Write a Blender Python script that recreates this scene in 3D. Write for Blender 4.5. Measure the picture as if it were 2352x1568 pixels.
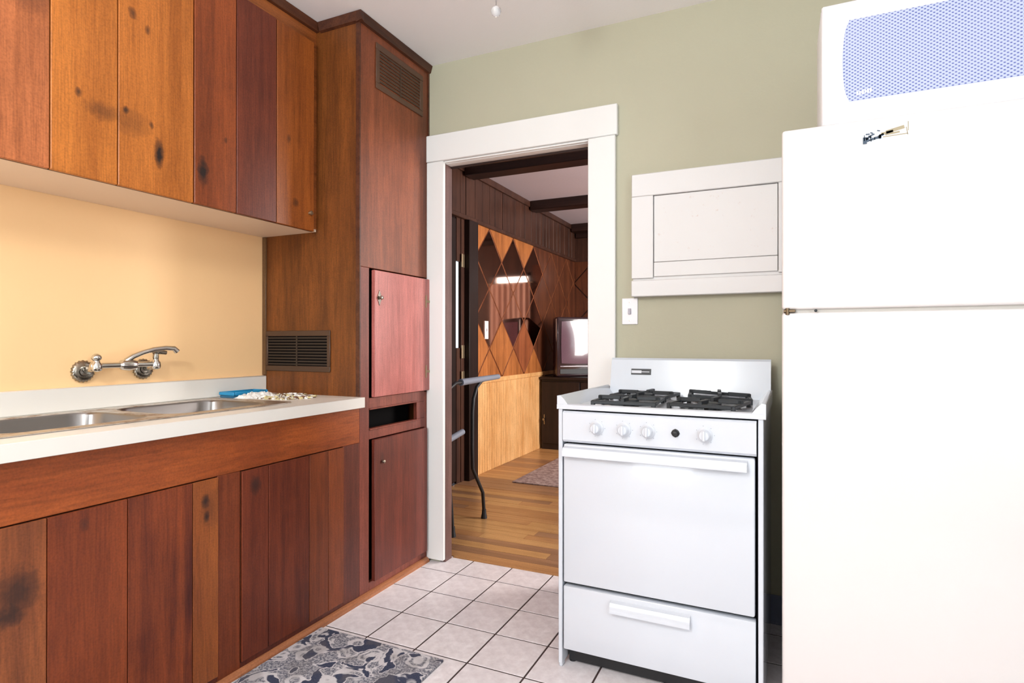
import bpy, bmesh, math, random
from mathutils import Vector, Matrix

# ------------------------------------------------------------------ reset
for o in list(bpy.data.objects):
    bpy.data.objects.remove(o, do_unlink=True)
scene = bpy.context.scene
COL = scene.collection
R = random.Random(7)

# ------------------------------------------------------------------ camera
cam_d = bpy.data.cameras.new('camera')
cam_d.sensor_width = 36.0
cam_d.lens = 1341.6 / 2352 * 36.0
cam_d.clip_start = 0.02
cam = bpy.data.objects.new('camera', cam_d)
COL.objects.link(cam)
cam.location = (0, 0, 1.07)
cam.rotation_mode = 'XYZ'
cam.rotation_euler = (math.radians(90.1136), math.radians(-0.0256), math.radians(24.805))
scene.camera = cam

# ------------------------------------------------------------------ world, lights, exposure
w = bpy.data.worlds.new('world')
scene.world = w
w.use_nodes = True
bg = w.node_tree.nodes['Background']
bg.inputs[0].default_value = (0.80, 0.90, 1.0, 1)
bg.inputs[1].default_value = 1.0

def area(name, loc, target, sx, sy, power, col):
    l = bpy.data.lights.new(name, 'AREA')
    l.shape = 'RECTANGLE'; l.size = sx; l.size_y = sy
    l.energy = power; l.color = col
    o = bpy.data.objects.new(name, l)
    COL.objects.link(o)
    o.location = loc
    d = Vector(target) - Vector(loc)
    o.rotation_euler = d.to_track_quat('-Z', 'Z').to_euler()
    return o

# daylight of the kitchen windows (behind the camera and on the right) and an added fill light
area('window_light_back', (-0.95, -1.58, 1.55), (-0.80, 5, 1.9), 1.3, 1.5, 24, (0.96, 0.99, 1.0))
area('window_light_right', (1.88, -0.35, 1.55), (-5, 0.1, 1.5), 1.3, 1.2, 19, (0.84, 0.94, 1.0))
def bulb(name, loc, power, radius, col):
    l = bpy.data.lights.new(name, 'POINT'); l.energy = power; l.shadow_soft_size = radius; l.color = col
    o = bpy.data.objects.new(name, l); COL.objects.link(o); o.location = loc
bulb('added_fill_light', (-0.72, -0.42, 2.05), 36, 0.14, (0.97, 1.0, 0.99))  # no fixture here; added to brighten the ceiling and walls
# daylight of the far room windows
area('window_light_far_right', (1.55, 4.4, 1.45), (-5, 4.7, 0.9), 1.9, 1.3, 110, (1.0, 0.95, 0.90))
area('window_light_far_end', (-1.40, 6.70, 1.55), (-1.40, 0, 1.3), 0.5, 0.9, 6, (0.95, 0.97, 1.0))

scene.view_settings.view_transform = 'Standard'
scene.view_settings.look = 'None'
scene.view_settings.gamma = 1
scene.view_settings.use_curve_mapping = False
scene.view_settings.exposure = 0.68

# ------------------------------------------------------------------ materials
def lin(c):
    return tuple(((v / 255) / 12.92 if v / 255 <= 0.04045 else (((v / 255) + 0.055) / 1.055) ** 2.4) for v in c) + (1,)

class NT:
    def __init__(s, name):
        s.m = bpy.data.materials.new(name); s.m.use_nodes = True
        s.t = s.m.node_tree; s.n = s.t.nodes; s.l = s.t.links
        s.b = s.n['Principled BSDF']
    def node(s, typ, **kw):
        n = s.n.new(typ)
        for k, v in kw.items():
            if k.startswith('i_'):
                n.inputs[k[2:].replace('_', ' ')].default_value = v
            else:
                setattr(n, k, v)
        return n
    def link(s, a, b): s.l.new(a, b)
    def math(s, op, a, b=None, c=None, clamp=False):
        n = s.n.new('ShaderNodeMath'); n.operation = op; n.use_clamp = clamp
        for i, v in enumerate((a, b, c)):
            if v is None: continue
            if isinstance(v, (int, float)): n.inputs[i].default_value = v
            else: s.link(v, n.inputs[i])
        return n.outputs[0]
    def mix(s, fac, a, b, mode='MIX'):
        n = s.n.new('ShaderNodeMix'); n.data_type = 'RGBA'; n.blend_type = mode
        for i, v in ((0, fac), (6, a), (7, b)):
            if isinstance(v, (int, float)): n.inputs[i].default_value = v
            elif isinstance(v, tuple): n.inputs[i].default_value = v
            else: s.link(v, n.inputs[i])
        return n.outputs[2]
    def coord(s):
        return s.n.new('ShaderNodeTexCoord').outputs['Object']
    def mapping(s, vec, scale=(1, 1, 1), loc=(0, 0, 0)):
        m = s.n.new('ShaderNodeMapping')
        m.inputs['Scale'].default_value = scale; m.inputs['Location'].default_value = loc
        s.link(vec, m.inputs['Vector']); return m.outputs[0]
    def noise(s, vec, scale=5, detail=4, rough=0.55, dist=0.0):
        n = s.n.new('ShaderNodeTexNoise')
        n.inputs['Scale'].default_value = scale; n.inputs['Detail'].default_value = detail
        n.inputs['Roughness'].default_value = rough; n.inputs['Distortion'].default_value = dist
        s.link(vec, n.inputs['Vector']); return n.outputs[0]
    def ramp(s, fac, stops):
        n = s.n.new('ShaderNodeValToRGB')
        e = n.color_ramp.elements
        while len(e) < len(stops): e.new(0.5)
        for i, (p, c) in enumerate(stops):
            e[i].position = p; e[i].color = c if isinstance(c, tuple) else (c, c, c, 1)
        s.link(fac, n.inputs[0]); return n.outputs[0]
    def bump(s, h, strength=0.2, dist=0.002):
        n = s.n.new('ShaderNodeBump')
        n.inputs['Strength'].default_value = strength; n.inputs['Distance'].default_value = dist
        s.link(h, n.inputs['Height']); s.link(n.outputs[0], s.b.inputs['Normal'])
    def set(s, **kw):
        for k, v in kw.items():
            s.b.inputs[k.replace('_', ' ')].default_value = v

def paint(name, c, rough=0.5, var=0.04, bump=0.1, bscale=250, metallic=0.0, coat=0.0, spec=0.5):
    t = NT(name); v = t.coord()
    n = t.noise(v, 2.2, 3)
    base = lin(c); dk = tuple(x * (1 - 2 * var) for x in base[:3]) + (1,)
    t.link(t.mix(n, base, dk), t.b.inputs['Base Color'])
    t.set(Roughness=rough, Metallic=metallic, Coat_Weight=coat)
    t.b.inputs['Specular IOR Level'].default_value = spec
    if bump: t.bump(t.noise(v, bscale, 2), bump, 0.0008)
    return t.m

def wood(name, ca, cb, off=(0, 0, 0), knots=(), rough=0.42, coat=0.10, axis='z', streak=38, seed=0.0, cknot=(38, 26, 24)):
    """stained boards: long grain streaks along one axis, knots at given places"""
    t = NT(name)
    m = t.mapping(t.coord(), (1, 1, 1), off)
    st = {'z': (streak, streak, 1.7), 'y': (streak, 1.7, streak), 'x': (1.7, streak, streak)}[axis]
    wv = t.mapping(m, st, (seed, seed * 1.7, seed * 0.3))
    g = t.noise(wv, 1.0, 6, 0.62, 0.6)
    bands = t.noise(t.mapping(m, tuple(x * 0.28 for x in st), (seed * 3, seed, 0)), 1.0, 2, 0.5, 0.3)
    cloud = t.noise(m, 5.0 , 3, 0.6)
    f = t.math('ADD', t.math('MULTIPLY', g, 0.42), t.math('ADD', t.math('MULTIPLY', bands, 0.40), t.math('MULTIPLY', cloud, 0.22)))
    f = t.ramp(f, [(0.38, 0.0), (0.62, 1.0)])
    A, B = lin(ca), lin(cb)
    col = t.mix(f, A, B)
    fine = t.ramp(t.noise(t.mapping(m, tuple(x * 6 for x in st)), 1.0, 3, 0.6), [(0.35, 0.70), (0.6, 1.05)])
    col = t.mix(0.7, col, fine, 'MULTIPLY')
    speck = t.ramp(t.noise(m, 190, 2, 0.5), [(0.30, 0.62), (0.5, 1.0), (0.72, 1.3)])
    col = t.mix(0.40, col, speck, 'MULTIPLY')
    for (x, y, z, ry, rz, s) in knots:
        d = t.n.new('ShaderNodeVectorMath'); d.operation = 'SUBTRACT'
        t.link(m, d.inputs[0]); d.inputs[1].default_value = (x, y, z)
        sc = t.n.new('ShaderNodeVectorMath'); sc.operation = 'MULTIPLY'
        t.link(d.outputs[0], sc.inputs[0]); sc.inputs[1].default_value = (0, 1 / ry, 1 / rz)
        ln = t.n.new('ShaderNodeVectorMath'); ln.operation = 'LENGTH'
        t.link(sc.outputs[0], ln.inputs[0])
        wob = t.math('MULTIPLY', t.noise(m, 45, 3), 0.9)
        k = t.math('ADD', ln.outputs['Value'], t.math('SUBTRACT', wob, 0.45))
        k = t.ramp(k, [(0.25, s), (0.72, s * 0.55), (1.0, 0.0)])
        col = t.mix(k, col, lin(cknot))
    t.link(col, t.b.inputs['Base Color'])
    t.set(Roughness=rough, Coat_Weight=coat, Coat_Roughness=0.28)
    t.b.inputs['Specular IOR Level'].default_value = 0.32
    t.bump(t.math('ADD', g, t.math('MULTIPLY', t.noise(m, 160, 2), 0.5)), 0.22, 0.0012)
    return t.m

def metal(name, c, rough=0.2, brushed=None, dirt=0):
    t = NT(name); v = t.coord()
    base = lin(c)
    if dirt:
        f = t.ramp(t.noise(v, 14, 6, 0.7), [(0.48, 0.0), (0.66, dirt)])
        t.link(t.mix(f, base, lin((150, 122, 95))), t.b.inputs['Base Color'])
        t.link(t.math('ADD', rough, t.math('MULTIPLY', f, 0.4)), t.b.inputs['Roughness'])
    else:
        t.link(t.mix(t.noise(v, 20, 2), base, tuple(x * 0.93 for x in base[:3]) + (1,)), t.b.inputs['Base Color'])
        t.set(Roughness=rough)
    t.set(Metallic=1.0)
    if brushed:
        t.bump(t.noise(t.mapping(v, brushed), 1.0, 3), 0.08, 0.0006)
    return t.m

def glow(name, c, s):
    t = NT(name)
    t.b.inputs['Base Color'].default_value = lin(c)
    t.b.inputs['Emission Color'].default_value = lin(c)
    t.b.inputs['Emission Strength'].default_value = s
    return t.m

M = {}
M['orange_wall'] = paint('orange_wall_paint', (255, 211, 156), 0.55, 0.03, 0.25, 90)
M['green_wall'] = paint('sage_wall_paint', (184, 181, 158), 0.6, 0.035, 0.5, 110)
M['plain_wall'] = paint('cream_wall_paint', (226, 222, 214), 0.6, 0.02, 0.2)
M['ceiling'] = paint('ceiling_paint', (250, 248, 248), 0.75, 0.02, 0.5, 120)
M['white_trim'] = paint('white_trim_paint', (232, 232, 230), 0.4, 0.012, 0.15, 160)
M['white_box'] = paint('white_box_paint', (222, 221, 221), 0.42, 0.015, 0.25, 120)
M['cream_under'] = paint('cream_underside_paint', (238, 214, 190), 0.5, 0.04, 0.4, 60)
M['laminate'] = paint('white_laminate', (230, 225, 217), 0.3, 0.015, 0.03)
M['enamel'] = paint('white_enamel', (208, 212, 220), 0.18, 0.0, 0.0, coat=0.4)
M['enamel_grey'] = paint('pale_grey_enamel', (204, 212, 222), 0.2, 0.0, 0.0, coat=0.4)
M['fridge'] = paint('fridge_enamel', (226, 221, 220), 0.32, 0.0, 0.12, 300, coat=0.2)
M['microwave'] = paint('microwave_plastic', (238, 238, 242), 0.35, 0.0, 0.0)
M['black'] = paint('matt_black', (22, 22, 26), 0.5, 0.1, 0.0)
M['iron'] = paint('cast_iron', (30, 36, 42), 0.42, 0.2, 0.5, 300)
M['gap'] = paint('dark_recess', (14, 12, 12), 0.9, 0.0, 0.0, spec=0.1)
M['chrome'] = metal('chrome', (214, 212, 208), 0.13)
M['old_chrome'] = metal('aged_chrome', (150, 146, 138), 0.22, None, 0.7)
M['steel'] = metal('brushed_steel', (150, 146, 144), 0.30, (4, 300, 300))
M['steel_rim'] = metal('stained_steel_rim', (205, 198, 190), 0.34, (4, 300, 300), 0.9)
M['brass'] = metal('dull_brass', (170, 150, 122), 0.45)
M['plate'] = paint('ivory_plate', (236, 234, 238), 0.35, 0.0, 0.0)
M['dark_trim'] = wood('dark_stained_trim', (58, 30, 20), (96, 54, 34), axis='y')
M['shoe'] = wood('shoe_moulding_wood', (150, 92, 60), (178, 116, 78), axis='y')
M['blue'] = paint('bright_blue_plastic', (30, 150, 205), 0.35, 0.15, 0.0)
M['paper'] = paint('white_paper', (240, 236, 232), 0.8, 0.06, 0.5, 60)
M['vent_brown'] = paint('vent_brown_enamel', (74, 50, 34), 0.5, 0.1, 0.2)
M['vent_dark'] = paint('vent_dark_enamel', (46, 34, 26), 0.45, 0.1, 0.1)
M['vent_upper'] = paint('vent_painted_brown', (92, 62, 44), 0.5, 0.1, 0.2)
M['far_dark'] = wood('dark_brown_panelling', (52, 32, 26), (84, 54, 42), streak=30)
M['far_darker'] = wood('near_black_wood', (26, 17, 15), (44, 28, 24), streak=30)
M['jamb'] = wood('jamb_brown', (92, 66, 62), (122, 92, 86), streak=30)
M['beam'] = wood('dark_beam', (34, 20, 18), (58, 36, 30), axis='x')
M['wainscot'] = wood('honey_wainscot', (206, 146, 84), (240, 188, 128), streak=20, rough=0.45)
M['diamond_wood'] = wood('diamond_orange_wood', (136, 78, 38), (196, 122, 66), streak=34)
M['diamond_wood2'] = wood('diamond_brown_wood', (112, 60, 36), (168, 96, 58), streak=34, seed=4.0)
M['diamond_shaded'] = wood('diamond_shaded_wood', (66, 34, 22), (108, 60, 36), streak=34, seed=7.0)  # shade at the far end of the room is put into this darker wood
M['far_floor_a'] = wood('oak_strip_light', (176, 128, 78), (206, 158, 104), axis='x', streak=50, rough=0.3)
M['far_floor_b'] = wood('oak_strip_mid', (160, 110, 68), (190, 140, 92), axis='x', streak=50, seed=3.1, rough=0.3)
M['far_floor_c'] = wood('oak_strip_shaded', (136, 98, 70), (170, 126, 92), axis='x', streak=50, seed=6.3, rough=0.34)  # darker greyish strips stand in for shadows and reflections on the polished floor
M['far_ceiling'] = paint('far_ceiling_texture', (206, 196, 206), 0.85, 0.05, 0.9, 60)
M['dial'] = paint('dial_mark_grey', (150, 158, 168), 0.5)
M['grip'] = paint('grey_foam_grip', (132, 138, 152), 0.55, 0.1, 0.3)
M['grout'] = paint('brown_grout', (70, 52, 50), 0.85, 0.1, 0.4)
M['curtain'] = paint('pale_curtain', (232, 196, 180), 0.85, 0.08, 0.3)
M['tv_case'] = paint('dark_brown_gloss', (52, 34, 38), 0.22, 0.1, 0.0, coat=0.6)
M['tv_edge'] = paint('lilac_grey_gloss', (120, 96, 110), 0.25, 0.1, 0.0, coat=0.5)

def m_tile():
    t = NT('cream_floor_tile'); v = t.coord()
    oi = t.n.new('ShaderNodeObjectInfo')
    n = t.noise(v, 26, 6, 0.65)
    f = t.ramp(n, [(0.35, 0.0), (0.7, 1.0)])
    c = t.mix(f, lin((220, 211, 212)), lin((246, 240, 241)))
    c = t.mix(t.math('MULTIPLY', oi.outputs['Random'], 0.25), c, lin((214, 205, 208)))
    t.link(c, t.b.inputs['Base Color'])
    t.set(Roughness=0.38)
    t.bump(t.noise(v, 60, 4), 0.25, 0.001)
    return t.m
M['tile'] = m_tile()

def m_mirror():
    t = NT('bronze_tinted_mirror'); v = t.coord()
    t.link(t.mix(t.noise(v, 6, 3), lin((206, 168, 148)), lin((186, 148, 130))), t.b.inputs['Base Color'])
    t.set(Metallic=1.0, Roughness=0.06)
    return t.m
M['mirror'] = m_mirror()

def m_screen():
    t = NT('curved_dark_screen')
    t.link(t.mix(t.noise(t.coord(), 220, 2), lin((92, 66, 78)), lin((112, 84, 96))), t.b.inputs['Base Color'])
    t.set(Roughness=0.16, Coat_Weight=1.0, Coat_Roughness=0.05)
    return t.m
M['screen'] = m_screen()

def m_rug():
    t = NT('navy_damask_rug'); v = t.coord()
    vv = t.mapping(v, (1, 1, 0.0))
    nn = t.n.new('ShaderNodeTexNoise'); nn.inputs['Scale'].default_value = 18; nn.inputs['Detail'].default_value = 4; t.link(vv, nn.inputs['Vector'])
    ad = t.n.new('ShaderNodeVectorMath'); ad.operation = 'MULTIPLY_ADD'
    t.link(nn.outputs['Color'], ad.inputs[0]); ad.inputs[1].default_value = (0.05, 0.05, 0.0); t.link(vv, ad.inputs[2])
    w_ = ad.outputs[0]
    big = t.noise(w_, 10.0, 2, 0.5, 1.0)
    inside = t.ramp(big, [(0.46, 0.0), (0.48, 1.0)])
    line = t.ramp(t.math('ABSOLUTE', t.math('SUBTRACT', big, 0.465)), [(0.012, 1.0), (0.03, 0.0)])
    vo = t.n.new('ShaderNodeTexVoronoi'); vo.inputs['Scale'].default_value = 12.0; vo.inputs['Randomness'].default_value = 0.8
    t.link(w_, vo.inputs['Vector'])
    d = vo.outputs['Distance']
    flower = t.ramp(d, [(0.20, 1.0), (0.27, 0.15)])
    ring = t.ramp(t.math('ABSOLUTE', t.math('SUBTRACT', d, 0.42)), [(0.05, 1.0), (0.10, 0.0)])
    lace = t.ramp(t.noise(vv, 120, 4, 0.8), [(0.44, 0.0), (0.56, 1.0)])
    mot = t.math('MAXIMUM', t.math('MAXIMUM', flower, ring), t.math('MULTIPLY', lace, 0.75))
    f = t.math('MAXIMUM', t.math('MULTIPLY', inside, mot), line)
    f = t.math('ADD', f, t.math('MULTIPLY', t.math('SUBTRACT', t.noise(vv, 260, 2, 0.8), 0.5), 0.5), clamp=True)
    c = t.mix(f, lin((50, 58, 84)), lin((218, 214, 216)))
    c = t.mix(t.math('MULTIPLY', t.ramp(t.noise(vv, 9, 2), [(0.5, 0.0), (0.6, 1.0)]), 0.35), c, lin((112, 106, 104)))
    t.link(c, t.b.inputs['Base Color']); t.set(Roughness=0.95)
    t.bump(t.noise(v, 400, 2), 0.6, 0.002)
    return t.m
M['rug'] = m_rug()

def m_far_rug():
    t = NT('greyish_hall_rug'); v = t.coord()
    f = t.ramp(t.noise(t.mapping(v, (1, 1, 0)), 22, 5, 0.8), [(0.4, 0.0), (0.62, 1.0)])
    t.link(t.mix(f, lin((118, 92, 90)), lin((182, 160, 152))), t.b.inputs['Base Color'])
    t.set(Roughness=0.95)
    return t.m
M['far_rug'] = m_far_rug()

def m_mesh():
    """microwave window: white perforated screen over a blue-tinted film"""
    t = NT('blue_mesh_window'); v = t.coord()
    s = t.n.new('ShaderNodeSeparateXYZ'); t.link(v, s.inputs[0])
    a = t.math('SINE', t.math('MULTIPLY', t.math('ADD', s.outputs[0], t.math('MULTIPLY', s.outputs[2], 1.41)), 2 * math.pi / 0.0130))
    b = t.math('SINE', t.math('MULTIPLY', t.math('SUBTRACT', s.outputs[0], t.math('MULTIPLY', s.outputs[2], 1.41)), 2 * math.pi / 0.0130))
    d = t.ramp(t.math('MULTIPLY', t.math('ADD', a, b), 0.5), [(0.0, 0.0), (0.9, 1.0)])
    big = t.ramp(t.noise(v, 5, 2), [(0.35, 0.0), (0.65, 1.0)])
    film = t.mix(big, lin((56, 74, 156)), lin((84, 92, 166)))
    t.link(t.mix(d, lin((184, 193, 221)), film), t.b.inputs['Base Color'])
    t.set(Roughness=0.3)
    return t.m
M['mesh'] = m_mesh()

# ------------------------------------------------------------------ mesh builder
class MB:
    def __init__(s): s.v = []; s.f = []; s.mi = []; s.cur = 0
    def add(s, vs, fs):
        o = len(s.v); s.v += [tuple(p) for p in vs]
        for f in fs: s.f.append(tuple(i + o for i in f)); s.mi.append(s.cur)
        return s
    def addbm(s, bm):
        bm.verts.ensure_lookup_table()
        for i, v in enumerate(bm.verts): v.index = i
        s.add([v.co[:] for v in bm.verts], [[v.index for v in f.verts] for f in bm.faces]); bm.free(); return s
    def box(s, x0, x1, y0, y1, z0, z1, bev=0.0, seg=1, mat=None):
        bm = bmesh.new(); bmesh.ops.create_cube(bm, size=1)
        for v in bm.verts:
            v.co = Vector(((x0 + x1) / 2 + v.co.x * (x1 - x0), (y0 + y1) / 2 + v.co.y * (y1 - y0), (z0 + z1) / 2 + v.co.z * (z1 - z0)))
        if bev > 0: bmesh.ops.bevel(bm, geom=bm.edges[:], offset=bev, segments=seg, affect='EDGES', profile=0.5)
        if mat is not None: bm.transform(mat)
        return s.addbm(bm)
    def prism(s, pts, axis, a, b):
        """pts 2-D polygon, extruded along axis from a to b"""
        n = len(pts)
        def P(p, t):
            return {'x': (t, p[0], p[1]), 'y': (p[0], t, p[1]), 'z': (p[0], p[1], t)}[axis]
        vs = [P(p, a) for p in pts] + [P(p, b) for p in pts]
        fs = [tuple(range(n))[::-1], tuple(range(n, 2 * n))] + [(i, (i + 1) % n, n + (i + 1) % n, n + i) for i in range(n)]
        return s.add(vs, fs)
    def tube(s, pts, r, n=10, caps=True):
        pts = [Vector(p) for p in pts]
        rs = r if isinstance(r, (list, tuple)) else [r] * len(pts)
        rings = []; up = None
        for i, p in enumerate(pts):
            if i == 0: t = pts[1] - p
            elif i == len(pts) - 1: t = p - pts[i - 1]
            else: t = (pts[i + 1] - p).normalized() + (p - pts[i - 1]).normalized()
            t.normalize()
            if up is None:
                up = Vector((0, 0, 1)) if abs(t.z) < 0.9 else Vector((1, 0, 0))
            a = (up - t * up.dot(t)).normalized(); b = t.cross(a); up = a
            rings.append([p + (a * math.cos(2 * math.pi * k / n) + b * math.sin(2 * math.pi * k / n)) * rs[i] for k in range(n)])
        vs = [q for rg in rings for q in rg]; fs = []
        for i in range(len(rings) - 1):
            for k in range(n):
                fs.append((i * n + k, i * n + (k + 1) % n, (i + 1) * n + (k + 1) % n, (i + 1) * n + k))
        if caps:
            fs.append(tuple(range(n))[::-1]); fs.append(tuple((len(rings) - 1) * n + k for k in range(n)))
        return s.add(vs, fs)
    def cyl(s, p0, p1, r0, r1=None, n=20):
        return s.tube([p0, p1], [r0, r0 if r1 is None else r1], n)
    def lathe(s, o, d, prof, n=24, flutes=0, fd=0.0):
        """prof: list of (distance along d, radius)"""
        o = Vector(o); d = Vector(d).normalized()
        u = Vector((0, 0, 1)) if abs(d.z) < 0.9 else Vector((1, 0, 0))
        a = (u - d * u.dot(d)).normalized(); b = d.cross(a)
        vs = []; fs = []
        for (h, r) in prof:
            for k in range(n):
                th = 2 * math.pi * k / n
                rr = r * (1 - (fd if flutes and (k % 2) else 0))
                vs.append(o + d * h + (a * math.cos(th) + b * math.sin(th)) * rr)
        for i in range(len(prof) - 1):
            for k in range(n):
                fs.append((i * n + k, i * n + (k + 1) % n, (i + 1) * n + (k + 1) % n, (i + 1) * n + k))
        fs.append(tuple(range(n))[::-1]); fs.append(tuple((len(prof) - 1) * n + k for k in range(n)))
        return s.add(vs, fs)

def smooth_mesh(me, ang=38):
    me.polygons.foreach_set('use_smooth', [True] * len(me.polygons))
    me.set_sharp_from_angle(angle=math.radians(ang))

def origin(o):
    v = Vector((0, 0, 0))
    while o is not None:
        v += o.location; o = o.parent
    return v

def put(name, mb, mat, parent=None, local=False, loc=None, label=None, smooth=True):
    """one mesh object. World coordinates unless local; the origin is the parent's (or loc)"""
    me = bpy.data.meshes.new(name)
    off = Vector((0, 0, 0))
    if not local:
        off = origin(parent) if parent is not None else Vector(loc or (0, 0, 0))
    me.from_pydata([(x - off.x, y - off.y, z - off.z) for x, y, z in mb.v], [], mb.f)
    bm = bmesh.new(); bm.from_mesh(me); bmesh.ops.recalc_face_normals(bm, faces=bm.faces[:]); bm.to_mesh(me); bm.free()
    for m in (mat if isinstance(mat, (list, tuple)) else [mat]): me.materials.append(m)
    if isinstance(mat, (list, tuple)): me.polygons.foreach_set('material_index', mb.mi)
    if smooth: smooth_mesh(me)
    o = bpy.data.objects.new(name, me); COL.objects.link(o)
    if parent is not None: o.parent = parent
    elif loc: o.location = loc
    if label: o['label'] = label
    return o

def thing(name, label, cat, loc=(0, 0, 0), rotz=0.0, group=None):
    o = bpy.data.objects.new(name, None); COL.objects.link(o)
    o.empty_display_size = 0.05
    o.location = loc; o.rotation_euler = (0, 0, rotz)
    o['label'] = label; o['category'] = cat
    if group: o['group'] = group
    return o

def tag(o, label, cat, group=None):
    o['label'] = label; o['category'] = cat
    if group: o['group'] = group
    return o

def struct(name, mb, mat, parent=None, label=None):
    o = put(name, mb, mat, parent)
    if parent is None: o['kind'] = 'structure'
    if label: o['label'] = label
    return o

B = lambda *a, **k: MB().box(*a, **k)

# ------------------------------------------------------------------ key measures
XW, XU, XF = -2.131, -1.816, -1.586        # left wall, upper cabinet face, base/tall cabinet face
YT, YW = 1.928, 2.45                       # side of tall cabinet, green wall
YB = 2.50                                  # far side of the green wall
ZC = 2.435                                 # kitchen ceiling
XR, YN = 1.95, -1.62                       # right wall and wall behind the camera
FX, FY = -2.24, 6.60                       # far room: left wall, end wall
FR = 1.62
YFL = 2.54                                  # where the tiles meet the strip floor

# ------------------------------------------------------------------ setting: kitchen shell
struct('wall_left', B(XW - 0.10, XW, YN - 0.1, YW, 0, ZC), M['orange_wall'], label='orange painted kitchen wall behind the sink')
wb = MB()
wb.box(XW - 0.1, -1.52, YW, YB, 0, ZC)
wb.box(-1.52, -0.735, YW, YB, 2.0, ZC)
wb.box(-0.735, XR, YW, YB, 0, ZC)
struct('wall_back', wb, M['green_wall'], label='sage green kitchen wall with the doorway')
wr = MB()
wr.box(XR, XR + 0.1, YN, -1.05, 0, ZC); wr.box(XR, XR + 0.1, 0.35, YB, 0, ZC)
wr.box(XR, XR + 0.1, -1.05, 0.35, 0, 0.92); wr.box(XR, XR + 0.1, -1.05, 0.35, 2.18, ZC)
struct('wall_right', wr, M['plain_wall'])
wf = MB()
wf.box(XW - 0.1, -1.65, YN - 0.1, YN, 0, ZC); wf.box(-0.25, XR + 0.1, YN - 0.1, YN, 0, ZC)
wf.box(-1.65, -0.25, YN - 0.1, YN, 0, 0.75); wf.box(-1.65, -0.25, YN - 0.1, YN, 2.34, ZC)
struct('wall_front', wf, M['plain_wall'])
struct('ceiling', B(XW - 0.1, XR + 0.1, YN - 0.1, YB - 0.001, ZC, ZC + 0.08), M['ceiling'], label='pale grey kitchen ceiling')

floor = struct('floor', B(XW - 0.1, XR + 0.1, YN - 0.1, YFL, -0.12, -0.0016), M['grout'], label='cream tiled kitchen floor with brown grout')
PX, PY = 0.2072, 0.2125
tmesh = None
for i in range(-1, 13):
    for j in range(-3, 13):
        x0 = -1.371 + PX * (i - 1); y1 = 2.350 + PY * (1 - j)
        x1 = x0 + PX; y0 = y1 - PY
        y1c = min(y1, YFL - 0.004)
        if y0 > YFL or i < 0 or y1 < YN + 0.3: continue
        g = 0.0033
        full = abs(y1c - y1) < 1e-6
        if full and tmesh is not None:
            o = bpy.data.objects.new('tile', tmesh); COL.objects.link(o)
        else:
            mb = B(-PX / 2 + g, PX / 2 - g, -PY / 2 + g, (y1c - (y0 + y1) / 2) - g, -0.008, 0.0, bev=0.0008)
            o = put('tile', mb, M['tile'], None, local=True, smooth=False)
            if full: tmesh = o.data
        o.parent = floor
        o.location = ((x0 + x1) / 2, (y0 + y1) / 2, 0)

# door casing of the kitchen side
cas = struct('trim_1', B(-1.586, -1.49, 2.428, YW, 0.012, 1.952, bev=0.003), M['white_trim'], label='white painted door casing')
put('side_casing', B(-0.762, -0.641, 2.428, YW, 0, 1.952, bev=0.003), M['white_trim'], cas)
put('head_casing', B(-1.586, -0.632, 2.424, YW, 1.952, 2.083, bev=0.003), M['white_trim'], cas)
put('head_stop', B(-1.49, -0.762, 2.436, 2.450, 1.943, 1.9515, bev=0.002), M['white_trim'], cas)
jm = MB(); jm.box(-1.520, -1.490, 2.4505, 2.512, 0, 1.95, bev=0.002)
put('jamb', jm, M['jamb'], cas, label='worn brown door jamb')
put('jamb', B(-0.762, -0.735, 2.4505, 2.512, 0, 1.95, bev=0.002), M['jamb'], cas)
hd = MB(); hd.box(-1.490, -0.762, 2.4505, 2.500, 1.940, 1.995, bev=0.002)
put('head_jamb', hd, M['white_trim'], cas)
put('head_lip', B(-1.492, -0.762, 2.500, 2.512, 1.932, 1.99), M['beam'], cas)
struct('trim_2', B(-1.49, -0.762, 2.520, 2.552, -0.01, 0.003, bev=0.002), M['far_floor_b'], label='worn wooden threshold strip')
struct('baseboard_back', B(-0.641, XR, 2.434, YW, 0, 0.108, bev=0.003), paint('shaded_baseboard_paint', (130, 136, 160), 0.5))  # whitish board; shade between range and refrigerator is mixed into this blue-grey

# windows of the kitchen (behind the camera and right), outside the frame
for nm, horizontal, a0, a1, z0, z1 in (('window_1', True, -1.65, -0.25, 0.75, 2.34), ('window_2', False, -1.05, 0.35, 0.92, 2.18)):
    mb = MB()
    c = YN - 0.05 if horizontal else XR + 0.05
    t = 0.05
    for (p0, p1, q0, q1) in ((a0, a0 + t, z0, z1), (a1 - t, a1, z0, z1), (a0, a1, z0, z0 + t), (a0, a1, z1 - t, z1)):
        if horizontal: mb.box(p0, p1, c - 0.03, c + 0.03, q0, q1)
        else: mb.box(c - 0.03, c + 0.03, p0, p1, q0, q1)
    struct(nm, mb, M['white_trim'])

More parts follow.
